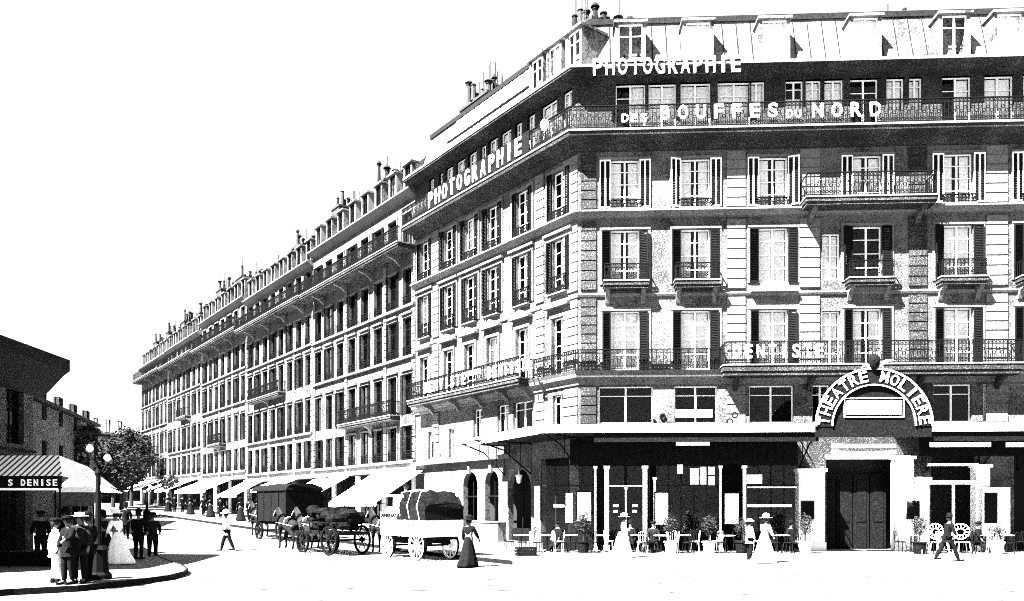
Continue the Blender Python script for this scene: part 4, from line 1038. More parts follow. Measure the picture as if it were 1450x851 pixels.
# ------------------------------------------------------------------ people
def skin_mesh(verts, edges, radii, name, m, sub=1):
    me = bpy.data.meshes.new(name); me.from_pydata(verts, edges, []); me.update()
    ob = bpy.data.objects.new(name, me); COL.objects.link(ob)
    ob.modifiers.new("s", 'SKIN'); sd = me.skin_vertices[0].data
    for i, r in enumerate(radii): sd[i].radius = (r, r)
    sd[0].use_root = True
    if sub: su = ob.modifiers.new("u", 'SUBSURF'); su.levels = sub; su.render_levels = sub
    bpy.context.view_layer.update()
    dg = bpy.context.evaluated_depsgraph_get(); out = bpy.data.meshes.new_from_object(ob.evaluated_get(dg))
    bpy.data.objects.remove(ob); out.materials.clear(); out.materials.append(M[m]); out.name = name
    for p in out.polygons: p.use_smooth = True
    return out
PM_CACHE = {}
def person(px, py, heading, label, kind='man', h=1.7, top='blackcloth', low='blackcloth', hat='bowler', arms=((.12, .1), (.12, .1)), stride=.0, lean=0.0, group=None, pos=None, key=None, zoff=.0, bend=0, sit=False):
    p = pos if pos is not None else at(px, py); s = h / 1.74
    E = empty("person", (p.x, p.y, p.z + zoff), heading); E.scale = (s, s, s); tag(E, label, "person", group)
    ck = key
    if ck and ck in PM_CACHE:
        for n_, me in PM_CACHE[ck]: inst(n_, me, E, (0, 0, 0))
        return E
    ln = lean
    V = [(0, 0, .93), (0, ln * .4, 1.14), (0, ln * .8, 1.32), (0, ln, 1.47), (0, ln + .015, 1.54), (0, ln + .03, 1.63), (0, ln + .02, 1.7), (0, ln + .135, 1.615)]
    R = [.125, .115, .14, .055, .065, .09, .06, .016]
    Eg = [(0, 1), (1, 2), (2, 3), (3, 4), (4, 5), (5, 6), (5, 7)]
    J = {}
    for sg, nm in ((-1, 'l'), (1, 'r')):
        fw, up = arms[0] if sg < 0 else arms[1]; st = stride * sg
        sh_ = (sg * .18, ln * .9, 1.4); eb = (sg * (.25), ln * .8 + fw * .5, 1.14 + up * .25); wr = (sg * .25, ln * .6 + fw * 1.3, .92 + up); hn = (sg * .245, ln * .6 + fw * 1.5 + .01, .86 + up * 1.1)
        i = len(V); V += [sh_, eb, wr, hn]; R += [.065, .045, .03, .034]; Eg += [(2, i), (i, i + 1), (i + 1, i + 2), (i + 2, i + 3)]
        for f_, (dx, dl) in enumerate(((-.03, .07), (-.01, .085), (.012, .08), (.03, .06))):
            V.append((hn[0] + dx * .4, hn[1] + dx + .02, hn[2] - dl)); R.append(.010); Eg.append((i + 3, len(V) - 1))
        V.append((hn[0] - sg * .03, hn[1] + .045, hn[2] - .02)); R.append(.011); Eg.append((i + 3, len(V) - 1))
        J[nm + 'arm'] = (sh_, eb, wr)
        hp = (sg * .095, 0, .88)
        if sit: kn = (sg * .12, .42, .52); an = (sg * .12, .42, .1)
        else: kn = (sg * .1, st * .55 + .03, .5); an = (sg * .1, st, .09 + (abs(st) * .15 if st < 0 else 0))
        to = (sg * .11, an[1] + .15, an[2] - .05)
        i = len(V); V += [hp, kn, an, to]; R += [.1, .062, .043, .036]; Eg += [(0, i), (i, i + 1), (i + 1, i + 2), (i + 2, i + 3)]
        J[nm + 'leg'] = (hp, kn, an)
    ms_ = [("body", skin_mesh(V, Eg, R, "body", 'skin'))]
    # jacket or bodice
    jv = [(0, 0, .98), (0, ln * .4, 1.14), (0, ln * .8, 1.32), (0, ln * .95, 1.42)]; wa = .15 if kind != 'woman' else .115
    jr = [wa, wa * .98, .165, .09]; je = [(0, 1), (1, 2), (2, 3)]
    for nm in ('larm', 'rarm'):
        i = len(jv); a, b, c = J[nm]; jv += [a, b, c]; jr += [.09, .07, .048 if kind != 'woman' else .04]; je += [(2, i), (i, i + 1), (i + 1, i + 2)]
    ms_.append(("bodice" if kind == 'woman' else "jacket", skin_mesh(jv, je, jr, "jacket", top)))
    if kind == 'woman':
        q = MB(); q.lathe([(.42, .02), (.40, .12), (.33, .4), (.24, .75), (.17, .98), (.125, 1.08)], (0, -.05, 0), n=40, sx=.9 + .1 * math.sin(px), sy=1.1)
        i = len(q.v)
        # train folds
        q.v = [(x * (1 + (.07 * math.sin(9 * math.atan2(y, x) + h * 7)) * (1 - z)), y * (1.25 if y < -.1 and z < .4 else 1) * (1 + (.07 * math.sin(9 * math.atan2(y, x) + h * 7)) * (1 - z)), z) for x, y, z in q.v]
        me = q.mesh("skirt", low)
        for pl in me.polygons: pl.use_smooth = True
        ms_.append(("skirt", me))
    else:
        tv = [(0, 0, .97)]; tr = [.15]; te = []
        for nm in ('lleg', 'rleg'):
            i = len(tv); a, b, c = J[nm]; tv += [a, b, c]; tr += [.125, .085, .068]; te += [(0, i), (i, i + 1), (i + 1, i + 2)]
        ms_.append(("trousers", skin_mesh(tv, te, tr, "trousers", low)))
        q = MB(); q.lathe([(.21, .72), (.185, .85), (.165, 1.0), (.16, 1.12)], (0, ln * .15, 0), n=14, sx=1, sy=.85); ms_.append(("coat_tail", q.mesh("coat_tail", top)))
        q = MB()
        for nm in ('lleg', 'rleg'):
            a = J[nm][2]; q.lathe([(.05, -.09), (.06, -.05), (.05, .03)], (a[0], a[1], a[2]), n=8); q.box(a[0] - .045, a[0] + .045, a[1] - .05, a[1] + .2, a[2] - .09, a[2] - .03)
        ms_.append(("shoes", q.mesh("shoes", 'blackcloth')))
    hy = ln + .02
    q = MB(); q.lathe([(.085, 1.58), (.105, 1.64), (.1, 1.7), (.05, 1.745), (.01, 1.75)], (0, hy - .02, 0), n=12)
    if kind == 'woman': q.lathe([(.02, 1.56), (.06, 1.6), (.07, 1.64), (.02, 1.68)], (0, hy - .11, 0), n=8)
    ms_.append(("hair", q.mesh("hair", 'hair')))
    if hat:
        q = MB(); hm = 'blackcloth'
        if hat == 'bowler': q.lathe([(.16, 1.70), (.17, 1.71), (.11, 1.72), (.115, 1.78), (.09, 1.84), (.02, 1.86)], (0, hy, 0), n=14)
        elif hat == 'boater': q.lathe([(.21, 1.695), (.21, 1.715), (.115, 1.72), (.115, 1.80), (.01, 1.805)], (0, hy, 0), n=16); hm = 'straw'
        elif hat == 'cap': q.lathe([(.12, 1.68), (.14, 1.72), (.13, 1.77), (.02, 1.79)], (0, hy, 0), n=12); q.box(-.07, .07, hy + .08, hy + .19, 1.69, 1.71)
        elif hat in ('bonnet', 'whitehat'): 
            q.lathe([(.24, 1.70), (.24, 1.715), (.13, 1.73), (.12, 1.82), (.05, 1.88), (.01, 1.89)], (0, hy, 0), n=16)
            for k in range(5): a = k * 1.2; q.lathe([(.01, -.04), (.05, 0), (.01, .05)], (.1 * math.cos(a), hy + .1 * math.sin(a), 1.8), n=6)
            hm = 'blackcloth' if hat == 'bonnet' else 'whitecloth'
        ms_.append(("hat", q.mesh("hat", hm)))
    if ck: PM_CACHE[ck] = ms_
    for n_, me in ms_: inst(n_, me, E, (0, 0, 0))
    return E
R_ = math.radians
# heading 0 faces +Y (away from the viewer)
person(78, 834, R_(-60), "boy in light shirt and trousers standing leftmost of the kerb group", h=1.62, top='whitecloth', low='curtain', hat='cap', arms=((.05, .05), (.25, .25)), zoff=.15, stride=.06)
person(97, 836, R_(150), "bareheaded man in black coat standing between the boy and the straw hat man", h=1.68, hat='cap', arms=((.2, .25), (.1, 0)), zoff=.15, stride=.05)
person(113, 834, R_(-170), "man in dark coat wearing a white straw boater", h=1.74, hat='boater', arms=((.1, 0), (.25, .3)), zoff=.15, top='greycloth')
person(124, 832, R_(60), "man in black suit and bowler standing beside the lamp post base", h=1.72, hat='bowler', zoff=.15, stride=.08)
person(146, 800, R_(80), "woman in dark dress standing behind the street lamp", kind='woman', h=1.64, hat='bonnet', zoff=.15)
person(166, 805, R_(70), "woman in white dress and white hat walking toward the lamp post", kind='woman', h=1.72, top='whitecloth', low='whitecloth', hat='whitehat', zoff=.15, lean=.06)
person(196, 798, R_(0), "man in black coat seen from behind, left one of the two at the kerb end", h=1.7, hat='bowler', zoff=.15)
person(216, 793, R_(20), "man in dark suit stepping off the kerb, right one of the two", h=1.72, hat='cap', zoff=.02, stride=.16, top='greycloth')
person(322, 780, R_(100), "person in white smock and dark boots crossing the sunny street", h=1.66, top='whitecloth', low='blackcloth', hat='whitehat', stride=.28, lean=.05)
person(664, 803, R_(-25), "woman in long black dress standing beside the white delivery wagon", kind='woman', h=1.68, hat='bonnet', arms=((.05, .02), (.22, .1)))
person(883, 795, R_(-90), "woman in white dress passing in front of the cafe tables", kind='woman', h=1.6, top='whitecloth', low='whitecloth', hat='whitehat', zoff=.14, arms=((.25, .2), (.1, .0)))
person(1061, 798, R_(-80), "child in white blouse and dark shorts beside the woman in white", h=1.45, top='whitecloth', low='blackcloth', hat='boater', zoff=.14, arms=((.2, .2), (.1, 0)))
person(1084, 803, R_(-70), "woman in white walking dress holding the child's side near the theatre piers", kind='woman', h=1.6, top='whitecloth', low='whitecloth', hat='whitehat', zoff=.14)
person(1341, 800, R_(-90), "man in dark suit striding past the white garden chairs", h=1.62, hat='bowler', stride=.38, zoff=.14, lean=.08)
person(58, 806, R_(40), "man in black standing in the shade under the striped awning", h=1.7, hat='cap', zoff=.15)
person(88, 800, R_(170), "man in black waiting by the stall counter behind the kerb group", h=1.7, hat='bowler', zoff=.15)
person(108, 790, R_(120), "woman in black dress under the plain white awning", kind='woman', h=1.62, hat='bonnet', zoff=.15)
person(178, 768, R_(30), "man in black on the left pavement farther behind the woman in white", h=1.7, hat='bowler', zoff=.15, stride=.12)
# far passers-by under the awnings
fp = [(232, 741, 1), (241, 742, 0), (252, 740, 0), (263, 743, 1), (281, 741, 0), (291, 744, 1), (305, 744, 0), (333, 748, 1), (345, 749, 0), (357, 751, 1)]
lbl = ["far passer-by under the narrow awnings, first from the lamp", "far passer-by under the narrow awnings, second from the lamp", "far walker between the narrow awnings and the big awnings", "far walker in long dress below the first big awning",
       "far walker in middle of the big awning shade", "far walker in skirt below the big awning pair", "far walker at the near end of the big awning", "woman in skirt on the pavement behind the white smock walker", "man on pavement just before the round white awning", "woman on pavement under the round white awning"]
for i, (px, t_, k) in enumerate(fp):
    u = uL(px, 5.0); q_ = C + XL * u - YL * 4.6
    person(0, 0, aL + (1.57 if i % 2 else -1.57), lbl[i], kind='woman' if k else 'man', h=1.68, pos=Vector((q_.x, q_.y, hgt(*q_) + .14)), key='far%d%d' % (k, i % 2), hat='bowler' if not k else 'bonnet', stride=.15, group="distant pedestrians on the shaded pavement")
# seated and standing people at the cafe
def pR(px, out): p = C + XR * uR(px, out) - YR * out; return Vector((p.x, p.y, .14))

# ------------------------------------------------------------------ horses and carts
def horse(pos, heading, label, m='horse', s=1.0):
    E = empty("horse", pos, heading); E.scale = (s, s, s); tag(E, label, "horse", "draught horses at the kerb")
    if m in PM_CACHE:
        for n_, me in PM_CACHE[m]: inst(n_, me, E, (0, 0, 0))
        return E
    V = [(0, 0, 1.2), (0, .5, 1.2), (0, .72, 1.38), (0, .95, 1.62), (0, 1.1, 1.82), (0, 1.28, 1.64), (0, 1.4, 1.5), (0, -.5, 1.24), (0, -.78, 1.2)]
    R = [.30, .28, .18, .125, .10, .075, .055, .3, .16]; Eg = [(0, 1), (1, 2), (2, 3), (3, 4), (4, 5), (5, 6), (0, 7), (7, 8)]
    for sx in (-1, 1):
        V.append((sx * .07, 1.06, 1.96)); R.append(.022); Eg.append((4, len(V) - 1))
        i = len(V); V += [(sx * .17, .55, .98), (sx * .16, .6, .58), (sx * .16, .58, .18), (sx * .16, .64, .04)]; R += [.12, .055, .04, .055]; Eg += [(1, i), (i, i + 1), (i + 1, i + 2), (i + 2, i + 3)]
        i = len(V); V += [(sx * .18, -.45, .88), (sx * .17, -.74, .54), (sx * .17, -.66, .18), (sx * .17, -.6, .04)]; R += [.15, .06, .042, .055]; Eg += [(7, i), (i, i + 1), (i + 1, i + 2), (i + 2, i + 3)]
    ms_ = [("body", skin_mesh(V, Eg, R, "body", m))]
    q = MB(); q.tube([(0, -.9, 1.3), (0, -1.02, 1.05), (0, -1.04, .6)], [.05, .08, .03], 7); ms_.append(("tail", q.mesh("tail", 'hair')))
    q = MB(); q.tube([(0, .55, 1.5), (0, .8, 1.72), (0, 1.02, 1.95)], [.03, .06, .03], 6); ms_.append(("mane", q.mesh("mane", 'hair')))
    q = MB(); n_ = 16
    for k in range(n_ + 1):
        a = 2 * math.pi * k / n_; q.v += []
    q.tube([(.25 * math.cos(2 * math.pi * k / 16), .7 + .08 * math.sin(2 * math.pi * k / 16) * -1, 1.3 + .32 * math.sin(2 * math.pi * k / 16)) for k in range(17)], .05, 6); ms_.append(("collar", q.mesh("collar", 'blackcloth')))
    q = MB()
    for sx in (-1, 1): q.tube([(sx * .29, .7, 1.25), (sx * .31, 0, 1.18), (sx * .31, -.75, 1.1)], .012, 5); q.tube([(sx * .1, 1.15, 1.78), (sx * .09, 1.37, 1.56)], .012, 4)
    q.tube([(.3, 0, 1.2), (.22, 0, 1.42), (0, 0, 1.52), (-.22, 0, 1.42), (-.3, 0, 1.2)], .02, 5); ms_.append(("harness", q.mesh("harness", 'curtain')))
    PM_CACHE[m] = ms_
    for n_, me in ms_: inst(n_, me, E, (0, 0, 0))
    return E
def wheel(parent, x, y, r, m='darkwood', spokes=12):
    q = MB(); q.ring((0, 0, 0), r - .035, .07, axis='x', n=28, w=.07); q.tube([(-.11, 0, 0), (.11, 0, 0)], .075, 10)
    for k in range(spokes):
        a = 2 * math.pi * k / spokes; q.tube([(0, .06 * math.cos(a), .06 * math.sin(a)), (0, (r - .05) * math.cos(a), (r - .05) * math.sin(a))], .02, 5)
    w = q.build("wheel", m, parent, (x, y, r))
    t = MB(); t.ring((0, 0, 0), r - .0, .012, axis='x', n=28, w=.08); t.build("tyre", 'iron', w)
    return w
hL = math.atan2(-UD.x, UD.y)           # heading of a thing facing up the street (its +Y along UD)
def wagon_pos(px, py): return at(px, py)
# white delivery wagon
c0 = (at(608, 793) + at(554, 789)) / 2; c0 = Vector((c0.x, c0.y, 0)); nrm = Vector((YL.x, YL.y, 0)); c0 = c0 + nrm * .45
WG = empty("delivery_wagon", (c0.x, c0.y, hgt(c0.x, c0.y)), hL + R_(3)); tag(WG, "white panelled delivery wagon with tall black tarpaulin load and lettered seat board", "wagon", "horse drawn wagons parked along the kerb")
wheel(WG, -.78, -1.0, .56, 'paintw'); wheel(WG, .78, -1.0, .56, 'paintw'); wheel(WG, -.78, 1.2, .5, 'paintw'); wheel(WG, .78, 1.2, .5, 'paintw')
q = MB(); q.box(-.68, .68, -1.6, 1.7, .78, .88); q.tube([(-.8, -1.0, .56), (.8, -1.0, .56)], .04, 6); q.tube([(-.8, 1.2, .5), (.8, 1.2, .5)], .04, 6); q.box(-.45, -.38, -1.5, 1.8, .6, .78); q.box(.38, .45, -1.5, 1.8, .6, .78); q.build("chassis", 'darkwood', WG)
q = MB(); q.box(-.8, -.74, -1.65, 1.7, .9, 1.55); q.box(.74, .8, -1.65, 1.7, .9, 1.55); q.box(-.739, .739, -1.65, -1.59, .9, 1.55); q.box(-.739, .739, 1.64, 1.7, .9, 1.55); q.box(-.84, -.801, -1.65, -.1, 1.35, 1.7); q.build("side_panel", 'white', WG)
q = MB(); q.box(-.84, -.78, 0.1, 1.7, 1.58, 1.86); sb = q.build("sign_board", 'white', WG)
tm = text_mesh("DEMENAG", .16, .02, 'iron', 1.4, .02); o = inst("lettering", tm, sb, (-.86, 1.0, 1.64), -math.pi / 2)
q = MB(); q.box(-.7, .7, .9, 1.4, 1.7, 2.05); q.box(-.7, .7, .85, .9, 1.7, 2.35); q.build("seat", 'paintw', WG)
q = MB(); i = 0
q = MB(); rnd = random.Random(5); NP, NY = 17, 22
for k in range(NY):
    y = -1.75 + 1.95 * k / (NY - 1); e = min(1, .62 + 3.0 * min(k, NY - 1 - k) / NY)
    for j in range(NP):
        a_ = math.pi * j / (NP - 1); x = -.9 * math.copysign(abs(math.cos(a_)) ** .45, math.cos(a_)); z = 1.55 + 1.08 * e * abs(math.sin(a_)) ** .4
        f_ = .05 * math.sin(5 * y + 3 * j) + .04 * math.sin(11 * y - 2 * j) + rnd.uniform(-.02, .02)
        q.v.append((x * (1 + f_), y + f_ * .3, z + f_ * (1 if 0 < j < NP - 1 else 0)))
for k in range(NY - 1):
    for j in range(NP - 1): q.f.append((k * NP + j, k * NP + j + 1, (k + 1) * NP + j + 1, (k + 1) * NP + j))
q.f.append(tuple(range(NP))); q.f.append(tuple((NY - 1) * NP + j for j in reversed(range(NP))))
q.build("tarpaulin_load", 'load', WG)
q = MB()
for y in (-1.3, -.6, .05): q.tube([(x * 1.0, y, z) for x, z in ((-.84, 1.5), (-.97, 2.1), (-.78, 2.62), (0, 2.75), (.78, 2.62), (.97, 2.1), (.84, 1.5))], .018, 5)
q.build("rope", 'curtain', WG)
q = MB()
for y in (-1.1, -.5, .1, .7, 1.3): q.box(-.815, -.803, y, y + .05, .9, 1.34)
q.build("batten", 'greycloth', WG)
q = MB(); q.extr([(-.01, 2.05), (.4, 2.1), (.7, 2.45), (1.6, 2.5), (1.6, 2.56), (.6, 2.53), (0, 2.2)], -.7, .7)
q.v = [(x, y + .2, z) for x, y, z in q.v]; q.build("driver_hood", 'cloth', WG)
q = MB(); q.tube([(-.35, 1.7, .85), (-.4, 4.0, 1.05)], .035, 6); q.tube([(.35, 1.7, .85), (.4, 4.0, 1.05)], .035, 6); q.build("shaft", 'darkwood', WG)
def ahead(E, dist, side=0):
    a = E.rotation_euler.z; p = Vector((E.location.x - math.sin(a) * dist + math.cos(a) * side, E.location.y + math.cos(a) * dist + math.sin(a) * side, 0)); p.z = hgt(p.x, p.y); return p
horse(ahead(WG, 2.9), WG.rotation_euler.z, "dark horse harnessed to the white delivery wagon", 'horse')
# cart with dark load, two horses
c1 = (at(468, 784) + at(440, 785)) / 2; c1 = Vector((c1.x, c1.y, 0)) + nrm * .6
CG = empty("loaded_cart", (c1.x, c1.y, hgt(c1.x, c1.y)), hL + R_(8)); tag(CG, "low black loaded cart with two large spoked wheels behind the wagon horse", "cart", "horse drawn wagons parked along the kerb")
wheel(CG, -.8, -.9, .6); wheel(CG, .8, -.9, .6); wheel(CG, -.75, 1.3, .48); wheel(CG, .75, 1.3, .48)
q = MB(); q.box(-.75, .75, -1.5, 2.0, .82, .95); q.tube([(-.8, -.9, .6), (.8, -.9, .6)], .045, 6); q.tube([(-.8, 1.3, .48), (.8, 1.3, .48)], .045, 6); q.tube([(-.3, 1.9, .85), (-.3, 4.2, 1.0)], .035, 6); q.tube([(.3, 1.9, .85), (.3, 4.2, 1.0)], .035, 6)
for y in (-1.5, -.8, -.1, .6, 1.2): q.tube([(-.78, y, .9), (-.85, y, 1.35)], .03, 5); q.tube([(.78, y, .9), (.85, y, 1.35)], .03, 5)
q.box(-.86, -.82, -1.55, 1.3, 1.3, 1.36); q.box(.82, .86, -1.55, 1.3, 1.3, 1.36); q.build("chassis", 'darkwood', CG)
q = MB(); rnd = random.Random(9)
for k in range(44):
    x = rnd.uniform(-.6, .6); y = rnd.uniform(-1.25, 1.15); z = .98 + rnd.uniform(0, .75); r = rnd.uniform(.22, .34)
    q.lathe([(.02, -r * .6), (r * .9, -r * .4), (r, 0), (r * .7, r * .5), (.02, r * .6)], (x, y, z + .15), n=8, sx=1.2, sy=.9)
q.build("sack_load", 'load', CG)
horse(ahead(CG, 3.0, -.45), CG.rotation_euler.z, "near dark horse of the pair pulling the low loaded cart", 'horse', .97)
horse(ahead(CG, 3.05, .5), CG.rotation_euler.z, "off side brown horse of the pair pulling the low loaded cart", 'horse2', .97)
# covered van
c2 = (at(404, 766) + at(368, 764)) / 2; c2 = Vector((c2.x, c2.y, 0)) + nrm * .7
VN = empty("covered_van", (c2.x, c2.y, hgt(c2.x, c2.y)), hL + R_(4)); tag(VN, "tall black covered horse van farthest along the kerb", "van", "horse drawn wagons parked along the kerb")
wheel(VN, -.85, -1.3, .6); wheel(VN, .85, -1.3, .6); wheel(VN, -.85, 1.4, .5); wheel(VN, .85, 1.4, .5)
q = MB(); q.box(-.8, .8, -2.4, 2.2, .85, 1.0); q.tube([(-.85, -1.3, .6), (.85, -1.3, .6)], .045, 6); q.tube([(-.85, 1.4, .5), (.85, 1.4, .5)], .045, 6); q.tube([(-.3, 2, .9), (-.3, 4.3, 1.0)], .035, 6); q.tube([(.3, 2, .9), (.3, 4.3, 1.0)], .035, 6); q.build("chassis", 'darkwood', VN)
q = MB(); q.prism([(-.95, -2.2), (.95, -2.2), (.95, 1.4), (-.95, 1.4)], 1.003, 2.55)
for y in (-2.2, -1.3, -.4, .5, 1.34): q.box(-.99, -.953, y, y + .06, 1.0, 2.55)
q.build("body", 'load', VN)
q = MB(); q.prism([(-1.02, -2.3), (1.02, -2.3), (1.02, 2.1), (-1.02, 2.1)], 2.553, 2.6); n0 = len(q.v)
for y in (-2.3, -1.2, -.1, 1.0, 2.1):
    for j in range(9): a_ = math.pi * j / 8; q.v.append((-1.02 * math.cos(a_), y + rnd.uniform(-.03, .03), 2.603 + .36 * math.sin(a_) + (rnd.uniform(-.05, .03) if 0 < j < 8 else 0)))
for k in range(4):
    for j in range(8): q.f.append((n0 + k * 9 + j, n0 + k * 9 + j + 1, n0 + k * 9 + j + 10, n0 + k * 9 + j + 9))
q.f.append(tuple(n0 + j for j in range(9))); q.f.append(tuple(n0 + 36 + j for j in reversed(range(9)))); q.build("roof", 'load', VN)
q = MB(); q.box(-.7, .7, 1.75, 2.2, 1.4, 1.55); q.box(-.75, .75, 1.71, 1.75, 1.0, 2.0); q.build("seat", 'darkwood', VN)
horse(ahead(VN, 3.4), VN.rotation_euler.z, "dark horse standing before the tall black covered van", 'horse')
person(0, 0, hL, "driver in dark coat sitting on the white delivery wagon seat", h=1.7, sit=True, pos=Vector((ahead(WG, 1.05).x, ahead(WG, 1.05).y, WG.location.z + 1.25)), hat='cap', arms=((.25, .2), (.25, .2)))

# ------------------------------------------------------------------ cafe furniture
def chair_parts(m='darkwood'):
    q = MB(); q.lathe([(.2, .43), (.21, .45), (.2, .47)], n=14); seat = q.mesh("seat", m)
    q = MB(); n_ = 10
    q.tube([(-.17, -.17, .45), (-.18, -.2, .8)] + [(.18 * -math.cos(math.pi * k / n_), -.22, .8 + .1 * math.sin(math.pi * k / n_)) for k in range(1, n_)] + [(.18, -.2, .8), (.17, -.17, .45)], .014, 5)
    q.tube([(-.1, -.18, .47), (-.1, -.215, .85)], .01, 4); q.tube([(.1, -.18, .47), (.1, -.215, .85)], .01, 4); q.tube([(0, -.18, .47), (0, -.22, .88)], .01, 4); back = q.mesh("backrest", m)
    legs = []
    for sx, sy in ((-1, 1), (1, 1), (-1, -1), (1, -1)):
        q = MB(); q.tube([(sx * .15, sy * .15, .43), (sx * .19, sy * .19, 0)], .014, 5); legs.append(q.mesh("leg", m))
    return [("seat", seat), ("backrest", back)] + [("leg", l) for l in legs]
CHD = chair_parts('darkwood'); CHW = chair_parts('white')
def chair(p, rz, label, parts=CHD):
    E = empty("cafe_chair", p, rz); tag(E, label, "chair", "chairs on the cafe terrace")
    for n_, me in parts: inst(n_, me, E, (0, 0, 0))
    return E
q = MB(); q.lathe([(.32, .71), (.33, .72), (.33, .735), (.3, .74)], n=18); TT = q.mesh("table_top", 'white')
q = MB(); q.tube([(0, 0, .06), (0, 0, .71)], .03, 6)
for k in range(3): a = 2.094 * k; q.tube([(0, 0, .12), (.2 * math.cos(a), .2 * math.sin(a), .04), (.28 * math.cos(a), .28 * math.sin(a), .015)], .018, 5)
TP = q.mesh("pedestal", 'iron')
def table(p, label):
    E = empty("cafe_table", p); tag(E, label, "table", "round tables on the cafe terrace"); inst("table_top", TT, E, (0, 0, 0)); inst("pedestal", TP, E, (0, 0, 0)); return E
ords = ["first", "second", "third", "fourth", "fifth", "sixth", "seventh", "eighth", "ninth", "tenth", "eleventh"]
tp = [738, 775, 808, 852, 868 + 36, 936, 968, 1030, 1108]
for i, px in enumerate(tp):
    out = 2.2 + .35 * (i % 2)
    p = pR(px, out); table(p, "round white topped cafe table, %s from the building corner" % ords[i])
    for sd in (-1, 1):
        qd = p + Vector((sd * .52, random.uniform(-.15, .2), 0))
        chair(qd, sd * math.pi / 2 + random.uniform(-.4, .4), "bentwood cafe chair on the %s side of the %s cafe table from the corner" % ("street lamp" if sd < 0 else "theatre", ords[i]), CHW if (i * 2 + sd) % 5 in (1, 3) else CHD)
    if i % 2 == 0:
        qd = p + Vector((.05, -.62, 0)); chair(qd, random.uniform(-.3, .3), "bentwood cafe chair on the road side of the %s cafe table from the corner" % ords[i], CHW if i == 4 else CHD)
for i, px in enumerate((757, 790, 829, 862, 878, 890, 921, 951, 983, 1015, 1046, 1072, 1092, 1126)):
    chair(pR(px, 1.45 + .25 * (i % 2)), random.uniform(0, 6.28), "bentwood cafe chair in the back row against the windows, %s from the corner" % (ords + ["twelfth", "thirteenth", "fourteenth"])[i], CHW if i % 2 else CHD)
for i, px in enumerate((760, 795, 838, 915, 975, 1022, 1098, 1122)):
    chair(pR(px, 3.0), random.uniform(-.8, .8), "bentwood cafe chair in the front row toward the road, %s from the corner" % ords[i], CHD)
for i, px in enumerate((1306, 1322, 1340, 1372, 1405, 1432)):
    chair(pR(px, 2.9), random.uniform(-.8, .8), "bentwood chair in the front row right of the theatre door, %s from the door" % ords[i], CHD if i % 2 else CHW)
# wooden crate at the corner
p = at(745, 792); CR = empty("crate", (p.x, p.y, .14), .2); tag(CR, "small dark slatted crate on the pavement before the corner tables", "crate")
q = MB()
for z in (0, .12, .24): q.box(-.4, .4, -.25, -.22, z + .01, z + .1); q.box(-.4, .4, .22, .25, z + .01, z + .1); q.box(-.4, -.37, -.219, .219, z + .01, z + .1); q.box(.37, .4, -.219, .219, z + .01, z + .1)
q.box(-.36, .36, -.21, .21, .0, .02); q.box(-.365, -.3, -.215, -.16, .0, .36); q.box(.3, .365, -.215, -.16, .0, .36); q.build("slats", 'darkwood', CR)
# white garden chairs with fan backs
def garden_chair(p, label):
    E = empty("garden_chair", p, R_(180 + random.uniform(-12, 12))); tag(E, label, "chair", "white garden chairs outside the theatre cafe")
    q = MB(); q.lathe([(.27, .44), (.28, .46), (.26, .48)], n=16); q.build("seat", 'white', E)
    q = MB(); q.tube([(.36 * math.cos(a), -.24, .9 + .32 * math.sin(a)) for a in [2 * math.pi * k / 20 for k in range(21)]], .028, 6)
    q.tube([(.17 * math.cos(a), -.24, .88 + .14 * math.sin(a)) for a in [2 * math.pi * k / 14 for k in range(15)]], .02, 5)
    for k in range(12): a = 2 * math.pi * k / 12; q.tube([(.15 * math.cos(a), -.24, .88 + .13 * math.sin(a)), (.35 * math.cos(a + .15), -.24, .9 + .31 * math.sin(a + .15))], .016, 5)
    q.build("backrest", 'white', E)
    for sx, sy in ((-1, 1), (1, 1), (-1, -1), (1, -1)): q = MB(); q.tube([(sx * .2, sy * .2, .45), (sx * .26, sy * .27, 0)], .024, 6); q.build("leg", 'white', E)
garden_chair(pR(1330, 2.2), "white fan backed garden chair nearer the theatre door"); garden_chair(pR(1363, 2.2), "white fan backed garden chair beside the framed show bill")
for i, px in enumerate((1290, 1350, 1395, 1425)):
    p = pR(px, 1.7); table(p, "round white topped cafe table, %s right of the theatre door" % ords[i])
    chair(p + Vector((.5, .0, 0)), math.pi / 2, "bentwood chair beyond the %s table right of the theatre door" % ords[i], CHD if i % 2 else CHW); chair(p + Vector((-.5, -.1, 0)), -math.pi / 2, "bentwood chair on the door side of the %s table right of the theatre door" % ords[i], CHW if i % 2 else CHD)
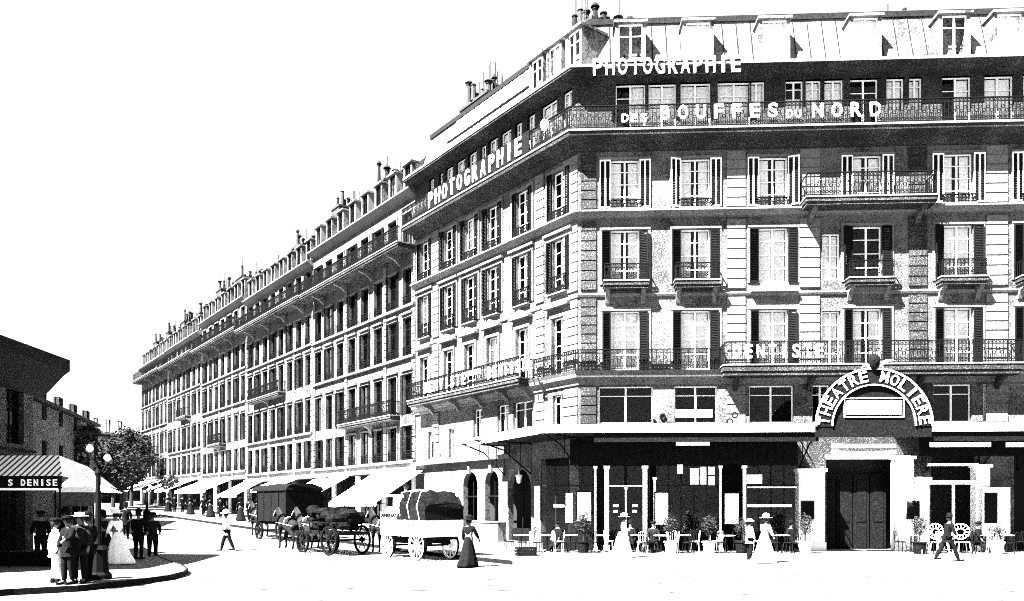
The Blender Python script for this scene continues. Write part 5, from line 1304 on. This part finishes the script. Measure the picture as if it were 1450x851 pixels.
# shrubs in tubs
def planter(p, h, label, tub='white', seed=0, r=.33):
    rr = random.Random(seed); E = empty("potted_shrub", p); tag(E, label, "potted shrub", "potted shrubs before the cafe and theatre")
    q = MB(); q.lathe([(.2, 0), (.22, .05), (.26, .42), (.3, .45), (.3, .5), (.25, .5), (.24, .46)], n=14); q.build("tub", tub, E, smooth=False)
    q = MB(); q.tube([(0, 0, .45), (.02, 0, h * .6)], .025, 6)
    for k in range(8): a = rr.uniform(0, 6.28); q.tube([(0, 0, h * .45), (r * .7 * math.cos(a), r * .7 * math.sin(a), h * rr.uniform(.6, .95))], .01, 4)
    q.build("stem", 'bark', E)
    q = MB()
    for k in range(420):
        d = Vector((rr.gauss(0, 1), rr.gauss(0, 1), rr.gauss(0, 1))).normalized(); rad = rr.random() ** .45 * (1 + .25 * math.sin(5 * d.x + seed) * math.cos(4 * d.y))
        p_ = Vector((d.x * r * rad, d.y * r * rad, h * .73 + d.z * h * .27 * rad)); s = rr.uniform(.03, .065)
        a = Vector((rr.gauss(0, 1), rr.gauss(0, 1), rr.gauss(0, 1))).normalized(); b = a.orthogonal().normalized(); q.quad(p_ + a * s, p_ + b * s * .5, p_ - a * s, p_ - b * s * .5)
    q.build("foliage", 'leaf', E, fix=False)
pls = [(826, 1.7, "bushy shrub in a dark tub before the framed white poster left of cafe door"), (950, 1.6, "leafy shrub in white tub just right of the white poster by the cafe door"), (1004, 1.6, "shrub in white tub before the wide dark cafe window"),
       (1050, 1.5, "shrub in dark tub at the slim white post beside the standing child"), (1140, 1.7, "tall shrub in white tub before the left white theatre pier"), (1302, 1.6, "dark shrub in tub before the right white theatre pier"), (1412, 1.2, "low shrub under the framed show bill at the right edge")]
for i, (px, h_, lb) in enumerate(pls): planter(pR(px, 2.9), h_, lb, 'darkwood' if i in (0, 3, 5) else 'white', i)
# cafe guests
for i, (px, lb, k) in enumerate(((790, "seated cafe guest in dark coat near the corner tables", 'man'), (893, "seated cafe guest in dark dress by the cafe door", 'man'), (925, "seated cafe guest in grey coat right of the cafe door", 'man'), (1120, "seated guest in black beside the theatre pier", 'man'), (1385, "seated guest in dark suit under the framed show bill", 'man'))):
    p = pR(px, 1.75); person(0, 0, R_(180 + 25 * (i - 2)), lb, h=1.66, sit=True, pos=Vector((p.x, p.y, .14 - .38)), hat='bowler' if i % 2 else 'cap', top='greycloth' if i == 2 else 'blackcloth')
    chair(Vector((p.x, p.y, .14)), R_(180 + 25 * (i - 2)), "bentwood chair occupied by %s" % lb.replace("seated ", "the "), CHD)
